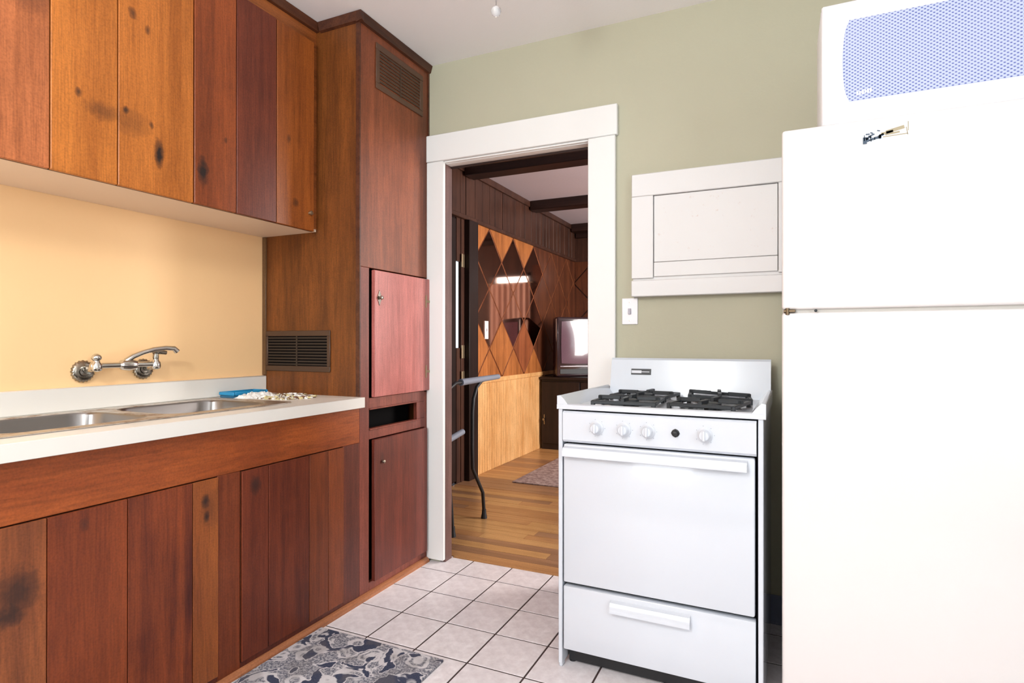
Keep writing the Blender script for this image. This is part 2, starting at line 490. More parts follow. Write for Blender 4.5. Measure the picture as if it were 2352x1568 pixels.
# ------------------------------------------------------------------ setting: far room shell
ff = struct('floor_far', B(FX - 0.1, FR + 0.1, YFL, FY + 0.1, -0.14, -0.012), M['grout'], label='strip oak floor of the far room')
cnt = 0
y = YFL + 0.002
fm = [M['far_floor_a'], M['far_floor_b'], M['far_floor_c']]
rest = MB()
while y < FY:
    wd = 0.076
    y1 = min(y + wd - 0.002, FY)
    xs = FX; cuts = []
    x = FX + R.uniform(0.3, 1.2)
    while x < FR:
        cuts.append(x); x += R.uniform(0.8, 1.7)
    cuts.append(FR)
    for c in cuts:
        if y < 5.0 and xs < 0.2:
            o = put('floorboard', B(xs + 0.001, c - 0.001, y, y1, -0.012, 0.0 - R.uniform(0, 0.0008)), R.choice(fm[:2] * 2 + fm[2:]), ff, smooth=False)
            cnt += 1
        else:
            rest.box(xs + 0.001, c - 0.001, y, y1, -0.012, 0.0)
        xs = c
    y += wd
o = put('floorboards', rest, M['far_floor_a'], ff, smooth=False); o['kind'] = 'stuff'

# left wall of the far room, with the gap beside the side door
fw = MB()
fw.box(FX - 0.12, FX - 0.03, YB, 3.845, 0, 2.44); fw.box(FX - 0.03, FX, YB, 3.845, 2.022, 2.44); fw.box(FX - 0.03, FX, YB, 2.70, 0, 2.022)
fw.box(FX - 0.02, FX, 3.905, 4.09, 0, 2.44); fw.box(FX - 0.12, FX, 4.09, FY, 0, 2.44)
fw.box(FX - 0.02, FX - 0.001, 3.845, 3.905, 0, 1.03); fw.box(FX - 0.02, FX - 0.001, 3.845, 3.905, 1.69, 2.44)
wfl = struct('wall_far_left', fw, M['far_dark'], label='panelled wall of the far room with diamond mirrors')
# frieze boards
y = YB + 0.02
while y < FY - 0.02:
    wdt = R.choice([0.085, 0.10, 0.13, 0.15])
    y1 = min(y + wdt, FY)
    put('frieze_board', B(FX, FX + 0.012 + R.uniform(0, 0.003), y + 0.003, y1 - 0.003, 2.055, 2.385, bev=0.002), M['far_dark'], wfl, smooth=False)
    y = y1
put('frieze_rail', B(FX, FX + 0.028, YB + 0.02, FY, 2.385, 2.44, bev=0.004), M['far_dark'], wfl)
put('frieze_rail', B(FX, FX + 0.030, YB + 0.02, FY, 2.022, 2.055, bev=0.004), M['far_dark'], wfl)
# wainscot beadboard (5 px strips: one grooved part) with cap
wn = MB(); y = 4.105
while y < 5.62:
    wn.box(FX, FX + 0.012, y + 0.002, y + 0.043, 0.0, 0.735, bev=0.002); y += 0.045
o = put('beadboard', wn, M['wainscot'], wfl, label='honey-coloured beadboard', smooth=False); o['kind'] = 'stuff'
put('wainscot_cap', B(FX, FX + 0.022, 4.105, FY, 0.735, 0.775, bev=0.004), M['wainscot'], wfl, label='honey-coloured cap rail')

# diamond panels
def clip(poly, ax, v, keep_less):
    out = []
    for i in range(len(poly)):
        a, b = poly[i], poly[(i + 1) % len(poly)]
        ia = (a[ax] <= v) == keep_less or a[ax] == v; ib = (b[ax] <= v) == keep_less or b[ax] == v
        if ia: out.append(a)
        if ia != ib:
            t = (v - a[ax]) / (b[ax] - a[ax])
            p = [a[0] + t * (b[0] - a[0]), a[1] + t * (b[1] - a[1])]; p[ax] = v
            out.append(tuple(p))
    return out
HW, HH = 0.2410, 0.2500
def diamonds(plane, a0, a1, z0, z1, parent, c0, mirrors=True):
    i = -1
    while True:
        cy = c0 + HW * i
        if cy - HW > a1: break
        for k in range(0, 7):
            cz = 2.02 - HH * k + (0 if True else 0)
            if (i + k) % 2 == 0: continue
            g = 0.011
            poly = [(cy - HW + g, cz), (cy, cz + HH - g), (cy + HW - g, cz), (cy, cz - HH + g)]
            for ax, v, less in ((0, a0 + 0.002, False), (0, a1 - 0.002, True), (1, z0, False), (1, z1, True)):
                if len(poly) > 2: poly = clip(poly, ax, v, less)
            if len(poly) < 3: continue
            ar = abs(sum(poly[q][0] * poly[(q + 1) % len(poly)][1] - poly[(q + 1) % len(poly)][0] * poly[q][1] for q in range(len(poly)))) / 2
            if ar < 0.002: continue
            isf = mirrors and cz < 1.9 and cz > 1.2 and cy < 5.45
            mb = MB()
            if plane == 'x':
                mb.prism(poly, 'x', FX, FX + (0.010 if isf else 0.013))
            else:
                mb.prism(poly, 'y', FY - 0.013, FY)
            bmx = M['mirror'] if isf else (R.choice([M['diamond_wood'], M['diamond_wood2']]) if plane == 'x' and cy < 5.5 else M['diamond_shaded'])
            put('diamond_mirror' if isf else 'diamond_panel', mb, bmx, parent, smooth=False, label='bronze tinted mirror diamond' if isf else None)
        # thin beads between the diamonds
        i += 1
diamonds('x', 4.10, FY, 0.775, 2.022, wfl, 4.368 + 0.241 * 0)
bead = MB()
for s_, ystart in ((1, 0), (-1, 0)):
    for n_ in range(-6, 16):
        # lines z = 2.02 + s*(HH/HW)*(y - yc)
        yc = 4.368 + 2 * HW * n_
        pts = []
        for yy in (4.105, FY):
            pts.append((yy, 2.02 + s_ * HH / HW * (yy - yc)))
        # clip to z range
        (ya, za), (yb, zb) = pts
        lo, hi = 0.785, 2.02
        def at(z): return ya + (z - za) * (yb - ya) / (zb - za)
        ts = sorted([at(lo), at(hi)])
        s0, s1 = max(ya, ts[0]), min(yb, ts[1])
        if s1 - s0 < 0.05: continue
        f = lambda yy: za + (yy - ya) * (zb - za) / (yb - ya)
        bead.tube([(FX + 0.006, s0, f(s0)), (FX + 0.006, s1, f(s1))], 0.0085, 4)
put('lattice_bead', bead, wood('lattice_wood', (96, 48, 28), (150, 90, 58)), wfl, smooth=False)
lp = MB(); lp.box(FX + 0.010, FX + 0.016, 4.28, 4.345, 1.10, 1.25, bev=0.002)
put('switch_plate', lp, M['plate'], wfl, label='ivory switch plate')
put('switch_toggle', B(FX + 0.016, FX + 0.024, 4.307, 4.318, 1.165, 1.187), M['plate'], wfl)

# side door in the far left wall: dark door, post, hinges
d2 = struct('door_2', B(FX - 0.029, FX - 0.008, 2.702, 3.842, 0.012, 2.02, bev=0.003), M['far_darker'], label='dark wooden side door beside the light gap')
for k in range(9):
    ya = 2.70 + k * 0.1265
    put('door_plank', B(FX - 0.008, FX + 0.0, ya + 0.003, ya + 0.1235, 0.02, 2.01, bev=0.002), M['far_darker'], d2, smooth=False)
put('door_post', B(FX, FX + 0.05, 3.955, 4.102, 0, 2.022, bev=0.004), M['far_darker'], d2)
put('door_stop', B(FX, FX + 0.006, 3.906, 3.955, 0, 2.022, bev=0.002), M['far_dark'], d2)
for z in (0.80, 1.00, 1.70):
    put('hinge', MB().box(FX + 0.006, FX + 0.012, 3.907, 3.945, z - 0.05, z + 0.05).cyl((FX + 0.013, 3.902, z - 0.05), (FX + 0.013, 3.902, z + 0.05), 0.006, n=10), M['brass'], d2)

# end wall with curtained window, right wall with window, kitchen side of the far room, ceiling, beams
we = MB()
WX0, WX1, WZ0, WZ1 = -1.66, -1.14, 1.05, 1.93
we.box(FX - 0.1, WX0, FY, FY + 0.1, 0, 2.44); we.box(WX1, FR + 0.1, FY, FY + 0.1, 0, 2.44)
we.box(WX0, WX1, FY, FY + 0.1, 0, WZ0); we.box(WX0, WX1, FY, FY + 0.1, WZ1, 2.44)
wend = struct('wall_far_end', we, M['far_dark'], label='dark panelled end wall of the far room')
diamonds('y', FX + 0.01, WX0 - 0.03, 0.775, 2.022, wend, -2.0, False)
wi = MB()
for (a, b, c, d) in ((WX0, WX0 + 0.04, WZ0, WZ1), (WX1 - 0.04, WX1, WZ0, WZ1), (WX0, WX1, WZ0, WZ0 + 0.04), (WX0, WX1, WZ1 - 0.04, WZ1)):
    wi.box(a, b, FY - 0.01, FY + 0.06, c, d, bev=0.003)
w3 = struct('window_3', wi, M['far_dark'], label='small window in the end wall')
def curtain(x0, x1, z0, z1, name, label):
    n = 40; vs = []; fs = []
    for i in range(n + 1):
        x = x0 + (x1 - x0) * i / n
        d = 0.016 * math.sin(i * 1.15) + 0.006 * math.sin(i * 0.5 + x * 30)
        vs += [(x, FY - 0.05 + d, z0), (x, FY - 0.05 + d * 0.6, z1), (x, FY - 0.047 + d, z0), (x, FY - 0.047 + d * 0.6, z1)]
    for i in range(n):
        a = 4 * i; b = a + 4
        fs += [(a, b, b + 1, a + 1), (a + 2, a + 3, b + 3, b + 2), (a, a + 2, b + 2, b), (a + 1, b + 1, b + 3, a + 3)]
    fs += [(0, 1, 3, 2), (4 * n, 4 * n + 2, 4 * n + 3, 4 * n + 1)]
    o = put(name, MB().add(vs, fs), M['curtain'], None, loc=(x0, FY - 0.05, z0))
    tag(o, label, 'curtain'); return o
curtain(WX0 - 0.01, WX1 + 0.01, 1.04, 1.80, 'cafe_curtain', 'pale pink gathered curtain on the end window, seen in the mirror diamonds')
rd = tag(put('curtain_rod', MB().cyl((WX0 - 0.05, FY - 0.0485, 1.806), (WX1 + 0.05, FY - 0.0485, 1.806), 0.006, n=10).box(WX0 - 0.05, WX0 - 0.04, FY - 0.05, FY, 1.80, 1.812).box(WX1 + 0.04, WX1 + 0.05, FY - 0.05, FY, 1.80, 1.812), M['brass'], None, loc=(WX0, FY - 0.0485, 1.806)), 'thin metal rod above the pale curtain on the end window', 'curtain rod')

wfr = MB()
wfr.box(FR, FR + 0.1, YB, 3.4, 0, 2.44); wfr.box(FR, FR + 0.1, 5.4, FY, 0, 2.44)
wfr.box(FR, FR + 0.1, 3.4, 5.4, 0, 0.8); wfr.box(FR, FR + 0.1, 3.4, 5.4, 2.1, 2.44)
struct('wall_far_right', wfr, M['diamond_wood2'])
wk = MB(); wk.box(FX, -1.52, YB, YB + 0.012, 0, 2.44); wk.box(-1.52, -0.735, YB, YB + 0.012, 2.0, 2.44); wk.box(-0.735, FR, YB, YB + 0.012, 0, 2.44)
struct('wall_far_near', wk, M['far_dark'])
fc = struct('ceiling_far', B(FX - 0.1, FR + 0.1, YB + 0.001, FY + 0.1, 2.44, 2.52), M['far_ceiling'], label='textured ceiling of the far room with dark beams')
for yb in (4.00, 5.285, 6.50, 2.75):
    put('ceiling_beam', B(FX + 0.028, FR, yb - 0.085 if yb > 3 else yb - 0.06, yb + 0.06, 2.352, 2.44, bev=0.004), M['beam'], fc)
put('end_cornice', B(FX + 0.03, FR, 6.565, 6.60, 2.30, 2.44, bev=0.004), M['beam'], wend)

# ------------------------------------------------------------------ wood stains for the cabinets
def W(name, ca, cb, seed, knots=(), off=(0, 0, 0), **k):
    return wood(name, ca, cb, off, knots, seed=seed, **k)

# upper cabinet ------------------------------------------------------
uc = thing('upper_cabinet', 'knotty orange-brown board cabinet hung above the sink counter', 'cabinet', (XU, 0.8, 1.545))
U0 = (XU, 0.8, 1.545)
Y0U = -0.55
cb = MB()
cb.box(XW + 0.001, XU - 0.019, Y0U, YT - 0.0005, 1.556, ZC - 0.003)
put('carcass', cb, W('upper_carcass_stain', (96, 50, 24), (140, 78, 38), 1.0), uc)
put('bottom_panel', B(XW + 0.001, XU - 0.004, Y0U, YT - 0.001, 1.545, 1.5558), M['cream_under'], uc, label='cream painted underside')
stain = W('upper_rail_stain', (116, 62, 28), (160, 90, 42), 2.2, axis='y')
put('face_frame', MB().box(XU - 0.019, XU - 0.001, Y0U, YT - 0.0005, 2.335, 2.40, bev=0.001)
    .box(XU - 0.019, XU - 0.001, 1.898, YT - 0.0005, 1.556, 2.335, bev=0.001), stain, uc)
put('crown_moulding', MB().prism([(XU - 0.01, 2.398), (XU + 0.012, 2.402), (XU + 0.022, 2.433), (XU - 0.01, 2.433)], 'y', Y0U, YT - 0.0005), M['dark_trim'], uc, label='dark crown moulding')
def kx(y, z, ry, rz, s): return (0, y, z, ry, rz, s)
K3 = [kx(1.110, 1.772, .011, .015, .85), kx(1.190, 1.752, .009, .012, .75), kx(1.215, 1.672, .019, .052, 1.0), kx(1.130, 2.075, .014, .022, .7), kx(1.178, 2.045, .010, .018, .7), kx(1.12, 1.74, .08, .05, .35)]
K2 = [kx(0.980, 1.775, .011, .016, .8), kx(1.045, 1.745, .055, .035, .5)]
K4 = [kx(1.370, 1.655, .024, .056, 1.0), kx(1.46, 1.79, .008, .012, .6)]
K6 = [kx(1.752, 1.89, .012, .022, .6), kx(1.79, 1.64, .020, .020, .6), kx(1.75, 1.50, .1, .01, .0)]
K1 = [kx(0.86, 1.99, .06, .06, .35)]
ubd = [  # y0, y1, colours, knots
    (0.60, 0.909, (146, 80, 44), (186, 108, 64), K1), (0.911, 1.087, (162, 90, 34), (196, 116, 48), K2), (1.089, 1.335, (160, 88, 32), (194, 114, 48), K3),
    (1.338, 1.505, (112, 52, 26), (160, 80, 38), K4), (1.507, 1.691, (86, 36, 24), (120, 56, 36), ()), (1.693, 1.894, (120, 60, 24), (162, 88, 36), K6)]
zt, zb_ = 2.341, 1.540
def board_door(parent, name, y0, y1, xb, z0, z1, boards, off, proud=0.018, label=None):
    d = put(name, B(xb, xb + 0.006, y0, y1, z0, z1), M['dark_trim'], parent, label=label)
    for k, (a, b, c1, c2, kn) in enumerate(boards):
        o3 = tuple(origin(d))
        mt = W('board_stain', c1, c2, a * 7.3, kn, off=o3)
        put('board', B(xb + 0.006, xb + proud, a + 0.0006, b - 0.0006, z0 + 0.0, z1, bev=0.0018), mt, d, smooth=False)
    return d
board_door(uc, 'door', 0.60, 1.335, XU - 0.0005, zb_ + 0.0, zt, ubd[:3], U0)
board_door(uc, 'door', 1.338, 1.894, XU - 0.0005, zb_, zt, ubd[3:], U0)
board_door(uc, 'door', -0.16, 0.597, XU - 0.0005, zb_, zt, [(-0.16, 0.09, (140, 72, 40), (180, 98, 56), ()), (0.092, 0.35, (150, 84, 38), (186, 108, 50), ()), (0.352, 0.597, (130, 66, 36), (170, 92, 50), ())], U0)
put('knob', MB().lathe((XU + 0.017, 1.865, 1.612), (1, 0, 0), [(0, .006), (.006, .005), (.010, .010), (.016, .009), (.018, .004)], 16), M['brass'], uc)

# tall cabinet ---------------------------------------------------------
tc = thing('tall_cabinet', 'tall reddish-brown cabinet in the corner beside the white doorway', 'cabinet', (XF, YT, 0))
T0 = (XF, YT, 0)
side_m = W('tall_side_stain', (84, 44, 16), (124, 70, 28), 5.0, off=T0, streak=24)
put('side_panel', B(XW + 0.001, XF - 0.019, YT, YT + 0.018, 0.0, ZC - 0.003), side_m, tc, label='amber-brown side panel')
put('side_panel', B(XW + 0.001, XF - 0.019, YW - 0.019, YW - 0.001, 0.0, ZC - 0.003), side_m, tc)
put('back_panel', B(XW + 0.001, XW + 0.012, YT + 0.018, YW - 0.019, 0.0, ZC - 0.003), side_m, tc)
face_m = W('tall_face_stain', (92, 44, 24), (140, 74, 44), 8.0, off=T0, streak=26)
slot_z0, slot_z1 = 0.705, 0.785
fr = MB()
fr.box(XF - 0.018, XF, YT + 0.001, YW - 0.001, 1.387, ZC - 0.003, bev=0.0015)
put('face_board', fr, face_m, tc)
frm = W('tall_frame_stain', (98, 42, 32), (136, 70, 54), 9.0, off=T0, streak=26)
f2 = MB()
f2.box(XF - 0.018, XF, YT + 0.001, 1.990, 0.0, 1.3865, bev=0.001)
f2.box(XF - 0.018, XF, 2.412, YW - 0.001, 0.0, 0.83, bev=0.001)
f2.box(XF - 0.018, XF, 1.990, 2.412, 0.785, 0.835, bev=0.001)
f2.box(XF - 0.018, XF, 1.990, 2.412, 0.660, 0.705, bev=0.001)
f2.box(XF - 0.018, XF, 2.345, 2.412, 0.705, 0.785, bev=0.001)
f2.box(XF - 0.018, XF, 1.990, 2.412, 0.0, 0.055, bev=0.001)
put('face_frame', f2, frm, tc)
put('slot_shade', MB().box(XF - 0.10, XF - 0.018, 1.96, 2.40, 0.680, 0.690).box(XF - 0.10, XF - 0.018, 1.96, 2.40, 0.80, 0.81).box(XF - 0.10, XF - 0.09, 1.96, 2.40, 0.69, 0.80), M['gap'], tc)  # near-black box added behind the slot to stand in for deep shade
sl = MB()
for (a, b, c, d) in ((1.99, 2.35, .785, .792), (1.99, 2.35, .698, .705), (2.338, 2.345, .705, .785)):
    sl.box(XF, XF + 0.006, a, b, c, d, bev=0.0015)
put('slot_moulding', sl, frm, tc)
updo = W('tall_upper_door_glare', (146, 74, 66), (190, 110, 102), 3.3, off=T0, streak=30, rough=0.32, coat=0.5)  # pink glare on the glossy wood is put into the base colour
ud = put('door', B(XF + 0.0005, XF + 0.018, 2.004, 2.438, 0.838, 1.379, bev=0.002), updo, tc, label='brown upper door with pinkish glare in its colour')
esc = MB(); esc.prism([(2.035, 1.295), (2.050, 1.262), (2.035, 1.228), (2.020, 1.262)], 'x', XF + 0.018, XF + 0.0205)
esc.lathe((XF + 0.0205, 2.035, 1.262), (1, 0, 0), [(0, .004), (.004, .004), (.008, .009), (.014, .008), (.016, .003)], 14)
put('latch_knob', esc, M['old_chrome'], ud, label='small diamond-backed metal knob')
for z in (1.27, 0.93):
    h = MB(); h.box(XF + 0.018, XF + 0.0205, 2.398, 2.436, z - 0.006, z + 0.006); h.box(XF + 0.018, XF + 0.0205, 2.392, 2.401, z - 0.03, z + 0.03)
    h.cyl((XF + 0.021, 2.437, z - 0.03), (XF + 0.021, 2.437, z + 0.03), 0.004, n=8)
    put('hinge', h, M['brass'], ud)
lowdo = W('tall_lower_door_stain', (70, 26, 20), (112, 50, 36), 4.4, off=T0, streak=30, knots=[kx(2.055, 0.575, .012, .04, .5)])
ld = put('door', B(XF + 0.0005, XF + 0.018, 2.006, 2.410, 0.057, 0.657, bev=0.002), lowdo, tc, label='dark red-brown lower door')
put('latch_knob', MB().lathe((XF + 0.018, 2.058, 0.557), (1, 0, 0), [(0, .004), (.004, .004), (.008, .008), (.013, .007), (.015, .003)], 14), M['old_chrome'], ld)
put('crown_moulding', MB().prism([(XF - 0.01, 2.395), (XF + 0.012, 2.40), (XF + 0.022, 2.433), (XF - 0.01, 2.433)], 'y', YT - 0.012, YW - 0.001)
    .prism([(YT + 0.0, 2.395), (YT - 0.012, 2.40), (YT - 0.022, 2.433), (YT + 0.0, 2.433)], 'x', XU + 0.022, XF + 0.022), M['dark_trim'], tc, label='dark crown moulding')
put('corner_bead', MB().box(XF - 0.018, XF + 0.003, YT - 0.003, YT + 0.004, 0.846, 2.40, bev=0.001), M['dark_trim'], tc)
put('edge_strip', B(XF, XF + 0.004, YW - 0.012, YW - 0.001, 1.39, 2.40), M['dark_trim'], tc)
put('wall_strip', B(XW + 0.001, XW + 0.022, YT - 0.008, YT, 0.925, 1.544, bev=0.001), wood('grey_brown_strip', (88, 62, 40), (120, 88, 58)), tc)
# vent high on the face
v1 = put('vent', MB().box(XF, XF + 0.006, 2.03, 2.39, 2.335, 2.362, bev=0.002).box(XF, XF + 0.006, 2.03, 2.39, 2.165, 2.19, bev=0.002)
         .box(XF, XF + 0.006, 2.03, 2.055, 2.19, 2.335, bev=0.002).box(XF, XF + 0.006, 2.365, 2.39, 2.19, 2.335, bev=0.002), M['vent_upper'], tc, label='painted-over vent grille')
lv = MB()
for k in range(9):
    z = 2.198 + k * 0.0155
    lv.box(XF + 0.001, XF + 0.004, 2.055, 2.365, z, z + 0.009)
lv.box(XF + 0.001, XF + 0.005, 2.207, 2.213, 2.19, 2.335)
put('louvres', lv, M['vent_brown'], v1)
# vent low on the side, above the counter
v2 = put('vent', MB().box(-2.116, -1.738, YT - 0.006, YT, 1.098, 1.122, bev=0.002).box(-2.116, -1.738, YT - 0.006, YT, 0.944, 0.968, bev=0.002)
         .box(-2.116, -2.098, YT - 0.006, YT, 0.968, 1.098, bev=0.002).box(-1.756, -1.738, YT - 0.006, YT, 0.968, 1.098, bev=0.002), M['vent_brown'], tc, label='dark brown vent grille above the counter')
put('vent_back', B(-2.098, -1.756, YT - 0.0015, YT, 0.968, 1.098), M['gap'], v2)
lv = MB()
for k in range(10):
    z = 0.972 + k * 0.0128
    lv.box(-2.098, -1.756, YT - 0.0045, YT - 0.0015, z, z + 0.006)
lv.box(-1.930, -1.922, YT - 0.0055, YT - 0.001, 0.968, 1.098)
put('louvres', lv, M['vent_dark'], v2)

# base cabinet -----------------------------------------------------------
bc = thing('base_cabinet', 'long red-brown board-fronted cabinet under the white counter', 'cabinet', (XF, 0.9, 0))
B0 = (XF, 0.9, 0)
YB0 = -0.55
put('carcass', B(XW + 0.001, XF - 0.02, YB0, YT - 0.001, 0.0, 0.64), W('base_carcass_stain', (80, 38, 20), (110, 56, 30), 1.5, off=B0), bc)
put('top_rail', B(XF - 0.019, XF, YB0, YT + 0.0005, 0.656, 0.803, bev=0.0015), W('base_rail_stain', (128, 58, 24), (166, 84, 36), 2.7, off=B0, axis='y', streak=22,
    knots=[kx(1.42, .72, .12, .08, .35)], cknot=(96, 36, 22)), bc)
fs_ = W('base_stile_stain', (104, 46, 24), (136, 66, 34), 6.1, off=B0)
fs2 = W('base_stile_dark_stain', (70, 30, 24), (104, 48, 34), 7.1, off=B0)
put('stile', B(XF - 0.019, XF, 1.260, 1.343, 0.0, 0.656, bev=0.001), fs_, bc)
put('stile', B(XF - 0.019, XF, 1.829, YT + 0.0005, 0.0, 0.656, bev=0.001), fs2, bc)
put('bottom_rail', MB().box(XF - 0.019, XF, YB0, 1.2595, 0.0, 0.038).box(XF - 0.019, XF, 1.3435, 1.8285, 0.0, 0.038), fs2, bc)
KB1 = [kx(0.735, .50, .055, .065, .75), kx(0.72, .45, .03, .03, .8)]
KB4 = [kx(1.212, .590, .016, .026, .9), kx(1.216, .545, .012, .020, .9), kx(1.235, .565, .045, .07, .30)]
KB5 = [kx(1.398, .600, .026, .038, .75)]
def base_door(y0, y1, boards, label=None):
    d = put('door', B(XF - 0.004, XF + 0.0005, y0, y1, 0.04, 0.654), M['dark_trim'], bc, label=label)
    for (a, b, c1, c2, kn) in boards:
        put('board', B(XF + 0.0005, XF + 0.0075, a + 0.0005, b - 0.0005, 0.04, 0.654, bev=0.0015), W('base_board_stain', c1, c2, a * 9.1, kn, off=B0, streak=30), d, smooth=False)
base_door(0.60, 1.258, [(0.60, 0.794, (100, 52, 30), (146, 80, 42), KB1), (0.795, 0.982, (102, 42, 20), (138, 64, 28), [kx(.875, .615, .014, .02, .5)]), (0.983, 1.171, (76, 28, 18), (142, 66, 30), ()), (1.172, 1.258, (112, 54, 26), (154, 84, 38), KB4)])
base_door(1.345, 1.827, [(1.345, 1.452, (78, 30, 18), (114, 50, 28), KB5), (1.453, 1.640, (64, 22, 16), (120, 52, 27), ()), (1.641, 1.740, (92, 40, 20), (134, 64, 30), ()), (1.7405, 1.827, (88, 38, 20), (130, 62, 29), ())])
base_door(-0.10, 0.57, [(-0.1, .12, (120, 52, 28), (150, 74, 38), ()), (.121, .35, (126, 58, 30), (160, 80, 40), ()), (.351, .57, (116, 50, 26), (150, 74, 36), ())])
struct('trim_3', MB().prism([(XF + 0.0012, 0), (XF + 0.022, 0), (XF + 0.020, 0.012), (XF + 0.010, 0.020), (XF + 0.0012, 0.022)], 'y', YB0, 2.425), M['shoe'], label='light brown shoe moulding along the cabinet base')

# counter -------------------------------------------------------------
ZT = 0.845
SX0, SX1, SY0, SY1 = -2.052, -1.672, 0.715, 1.625          # sink cut-out
ct = thing('countertop', 'white laminate counter running along the orange wall', 'countertop', (XF, 0.9, ZT - 0.042))
tp = MB()
XE = -1.560
tp.box(XW + 0.001, XE, YB0, SY0, ZT - 0.04, ZT); tp.box(XW + 0.001, XE, SY1, YT - 0.001, ZT - 0.04, ZT)
tp.box(XW + 0.001, SX0, SY0, SY1, ZT - 0.04, ZT)
tp.prism([(SX1, ZT - 0.04), (XE, ZT - 0.04), (XE, ZT), (SX1, ZT)], 'y', SY0, SY1)
put('top', tp, M['laminate'], ct, smooth=False)
put('front_edge', B(XE, XE + 0.004, YB0, YT - 0.001, ZT - 0.042, ZT + 0.0005, bev=0.0012), M['laminate'], ct)
put('backsplash', B(XW + 0.001, XW + 0.022, YB0, YT - 0.001, ZT, 0.922, bev=0.003), M['laminate'], ct, label='white backsplash strip')

# sink ----------------------------------------------------------------
sk = thing('kitchen_sink', 'double-bowl stainless steel sink set in the white counter', 'sink', ((SX0 + SX1) / 2, (SY0 + SY1) / 2, ZT))
def rrect(x0, x1, y0, y1, r, n=6):
    p = []
    for (cx, cy, a0) in ((x1 - r, y1 - r, 0), (x0 + r, y1 - r, 90), (x0 + r, y0 + r, 180), (x1 - r, y0 + r, 270)):
        for k in range(n + 1):
            a = math.radians(a0 + 90 * k / n); p.append((cx + r * math.cos(a), cy + r * math.sin(a)))
    return p
def bowl(y0, y1):
    x0, x1 = SX0 + 0.028, SX1 - 0.028
    rings = [(0.0, 0.0025, 0.07), (0.004, -0.004, 0.07), (0.008, -0.12, 0.066), (0.02, -0.15, 0.06), (0.05, -0.162, 0.05), (0.13, -0.165, 0.03)]
    vs = []; fs = []; n = 0
    for (ins, dz, r) in rings:
        pr = rrect(x0 + ins, x1 - ins, y0 + ins, y1 - ins, r, 8); n = len(pr)
        vs += [(a, b, ZT + dz) for a, b in pr]
    for i in range(len(rings) - 1):
        for k in range(n): fs.append((i * n + k, i * n + (k + 1) % n, (i + 1) * n + (k + 1) % n, (i + 1) * n + k))
    fs.append(tuple((len(rings) - 1) * n + k for k in range(n)))
    # outer skin so the bowl has thickness
    o0 = len(vs)
    for (ins, dz, r) in rings:
        pr = rrect(x0 + ins - 0.002, x1 - ins + 0.002, y0 + ins - 0.002, y1 - ins + 0.002, r, 8)
        vs += [(a, b, ZT + dz - (0.0 if dz > 0 else 0.002)) for a, b in pr]
    for i in range(len(rings) - 1):
        for k in range(n): fs.append((o0 + i * n + k, o0 + (i + 1) * n + k, o0 + (i + 1) * n + (k + 1) % n, o0 + i * n + (k + 1) % n))
    fs.append(tuple(o0 + (len(rings) - 1) * n + k for k in range(n))[::-1])
    for k in range(n): fs.append((k, o0 + k, o0 + (k + 1) % n, (k + 1) % n))
    return MB().add(vs, fs), (x0, x1)
b1, (bx0, bx1) = bowl(0.750, 1.145); b2, _ = bowl(1.190, 1.585)
put('bowl', b1, M['steel'], sk); put('bowl', b2, M['steel'], sk)
# rim: flat ring with two openings
rim = MB()
outer = rrect(SX0 - 0.018, SX1 + 0.018, SY0 - 0.018, SY1 + 0.018, 0.03, 8)
cv = bpy.data.curves.new('rimcurve', 'CURVE'); cv.dimensions = '2D'; cv.fill_mode = 'BOTH'; cv.extrude = 0.0013
for pts in (outer, rrect(bx0, bx1, 0.750, 1.145, 0.07, 8), rrect(bx0, bx1, 1.190, 1.585, 0.07, 8)):
    sp = cv.splines.new('POLY'); sp.points.add(len(pts) - 1); sp.use_cyclic_u = True
    for i, p in enumerate(pts): sp.points[i].co = (p[0] - sk.location.x, p[1] - sk.location.y, 0, 1)
co_ = bpy.data.objects.new('rimtmp', cv); COL.objects.link(co_)
dg = bpy.context.evaluated_depsgraph_get()
rme = bpy.data.meshes.new_from_object(co_.evaluated_get(dg)); rme.name = 'rim'
bpy.data.objects.remove(co_, do_unlink=True)
for v in rme.vertices: v.co.z += 0.0022
rme.materials.clear(); rme.materials.append(M['steel_rim'])
ro = bpy.data.objects.new('rim', rme); COL.objects.link(ro); ro.parent = sk; ro['label'] = 'stained flat steel rim'
for cy in (0.9475, 1.3875):
    put('drain', MB().lathe(((bx0 + bx1) / 2, cy, ZT - 0.1655), (0, 0, 1), [(0, .042), (.003, .042), (.004, .036), (.001, .030), (.0005, .006)], 24), M['chrome'], sk)

# faucet ---------------------------------------------------------------
fa = thing('wall_faucet', 'old chrome wall-mounted faucet with two ribbed knobs above the sink', 'faucet', (XW, 1.29, 0.99))
zf = 0.992
bod = MB()
yl, yr = 1.187, 1.390
bod.tube([(XW + 0.055, yl, zf), (XW + 0.055, yr, zf)], 0.0095, 14)
bod.lathe((XW + 0.055, 1.292 - 0.03, zf), (0, 1, 0), [(0, .010), (.006, .017), (.03, .021), (.054, .017), (.06, .010)], 18)
put('body', bod, M['chrome'], fa)
for yy in (yl, yr):
    u = MB()
    u.lathe((XW + 0.014, yy - 0.006, zf - 0.014), (0.041, 0.006, 0.012), [(0, .013), (.030, .013), (.034, .018), (.044, .018), (.050, .012)], 20)
    u.lathe((XW + 0.056, yy, zf - 0.020), (0, 0, 1), [(0, .008), (.004, .015), (.010, .017), (.026, .016), (.032, .011), (.037, .010)], 20)
    put('valve_body', u, M['chrome'], fa)
    k = MB()
    k.lathe((XW + 0.001, yy - 0.013, zf - 0.019), (1, 0, 0), [(0, .038), (.006, .038), (.011, .034), (.014, .028), (.015, .020), (.012, .014), (.013, .006)], 40, flutes=1, fd=0.09)
    put('wall_flange', k, M['old_chrome'], fa, label='ribbed round wall flange')
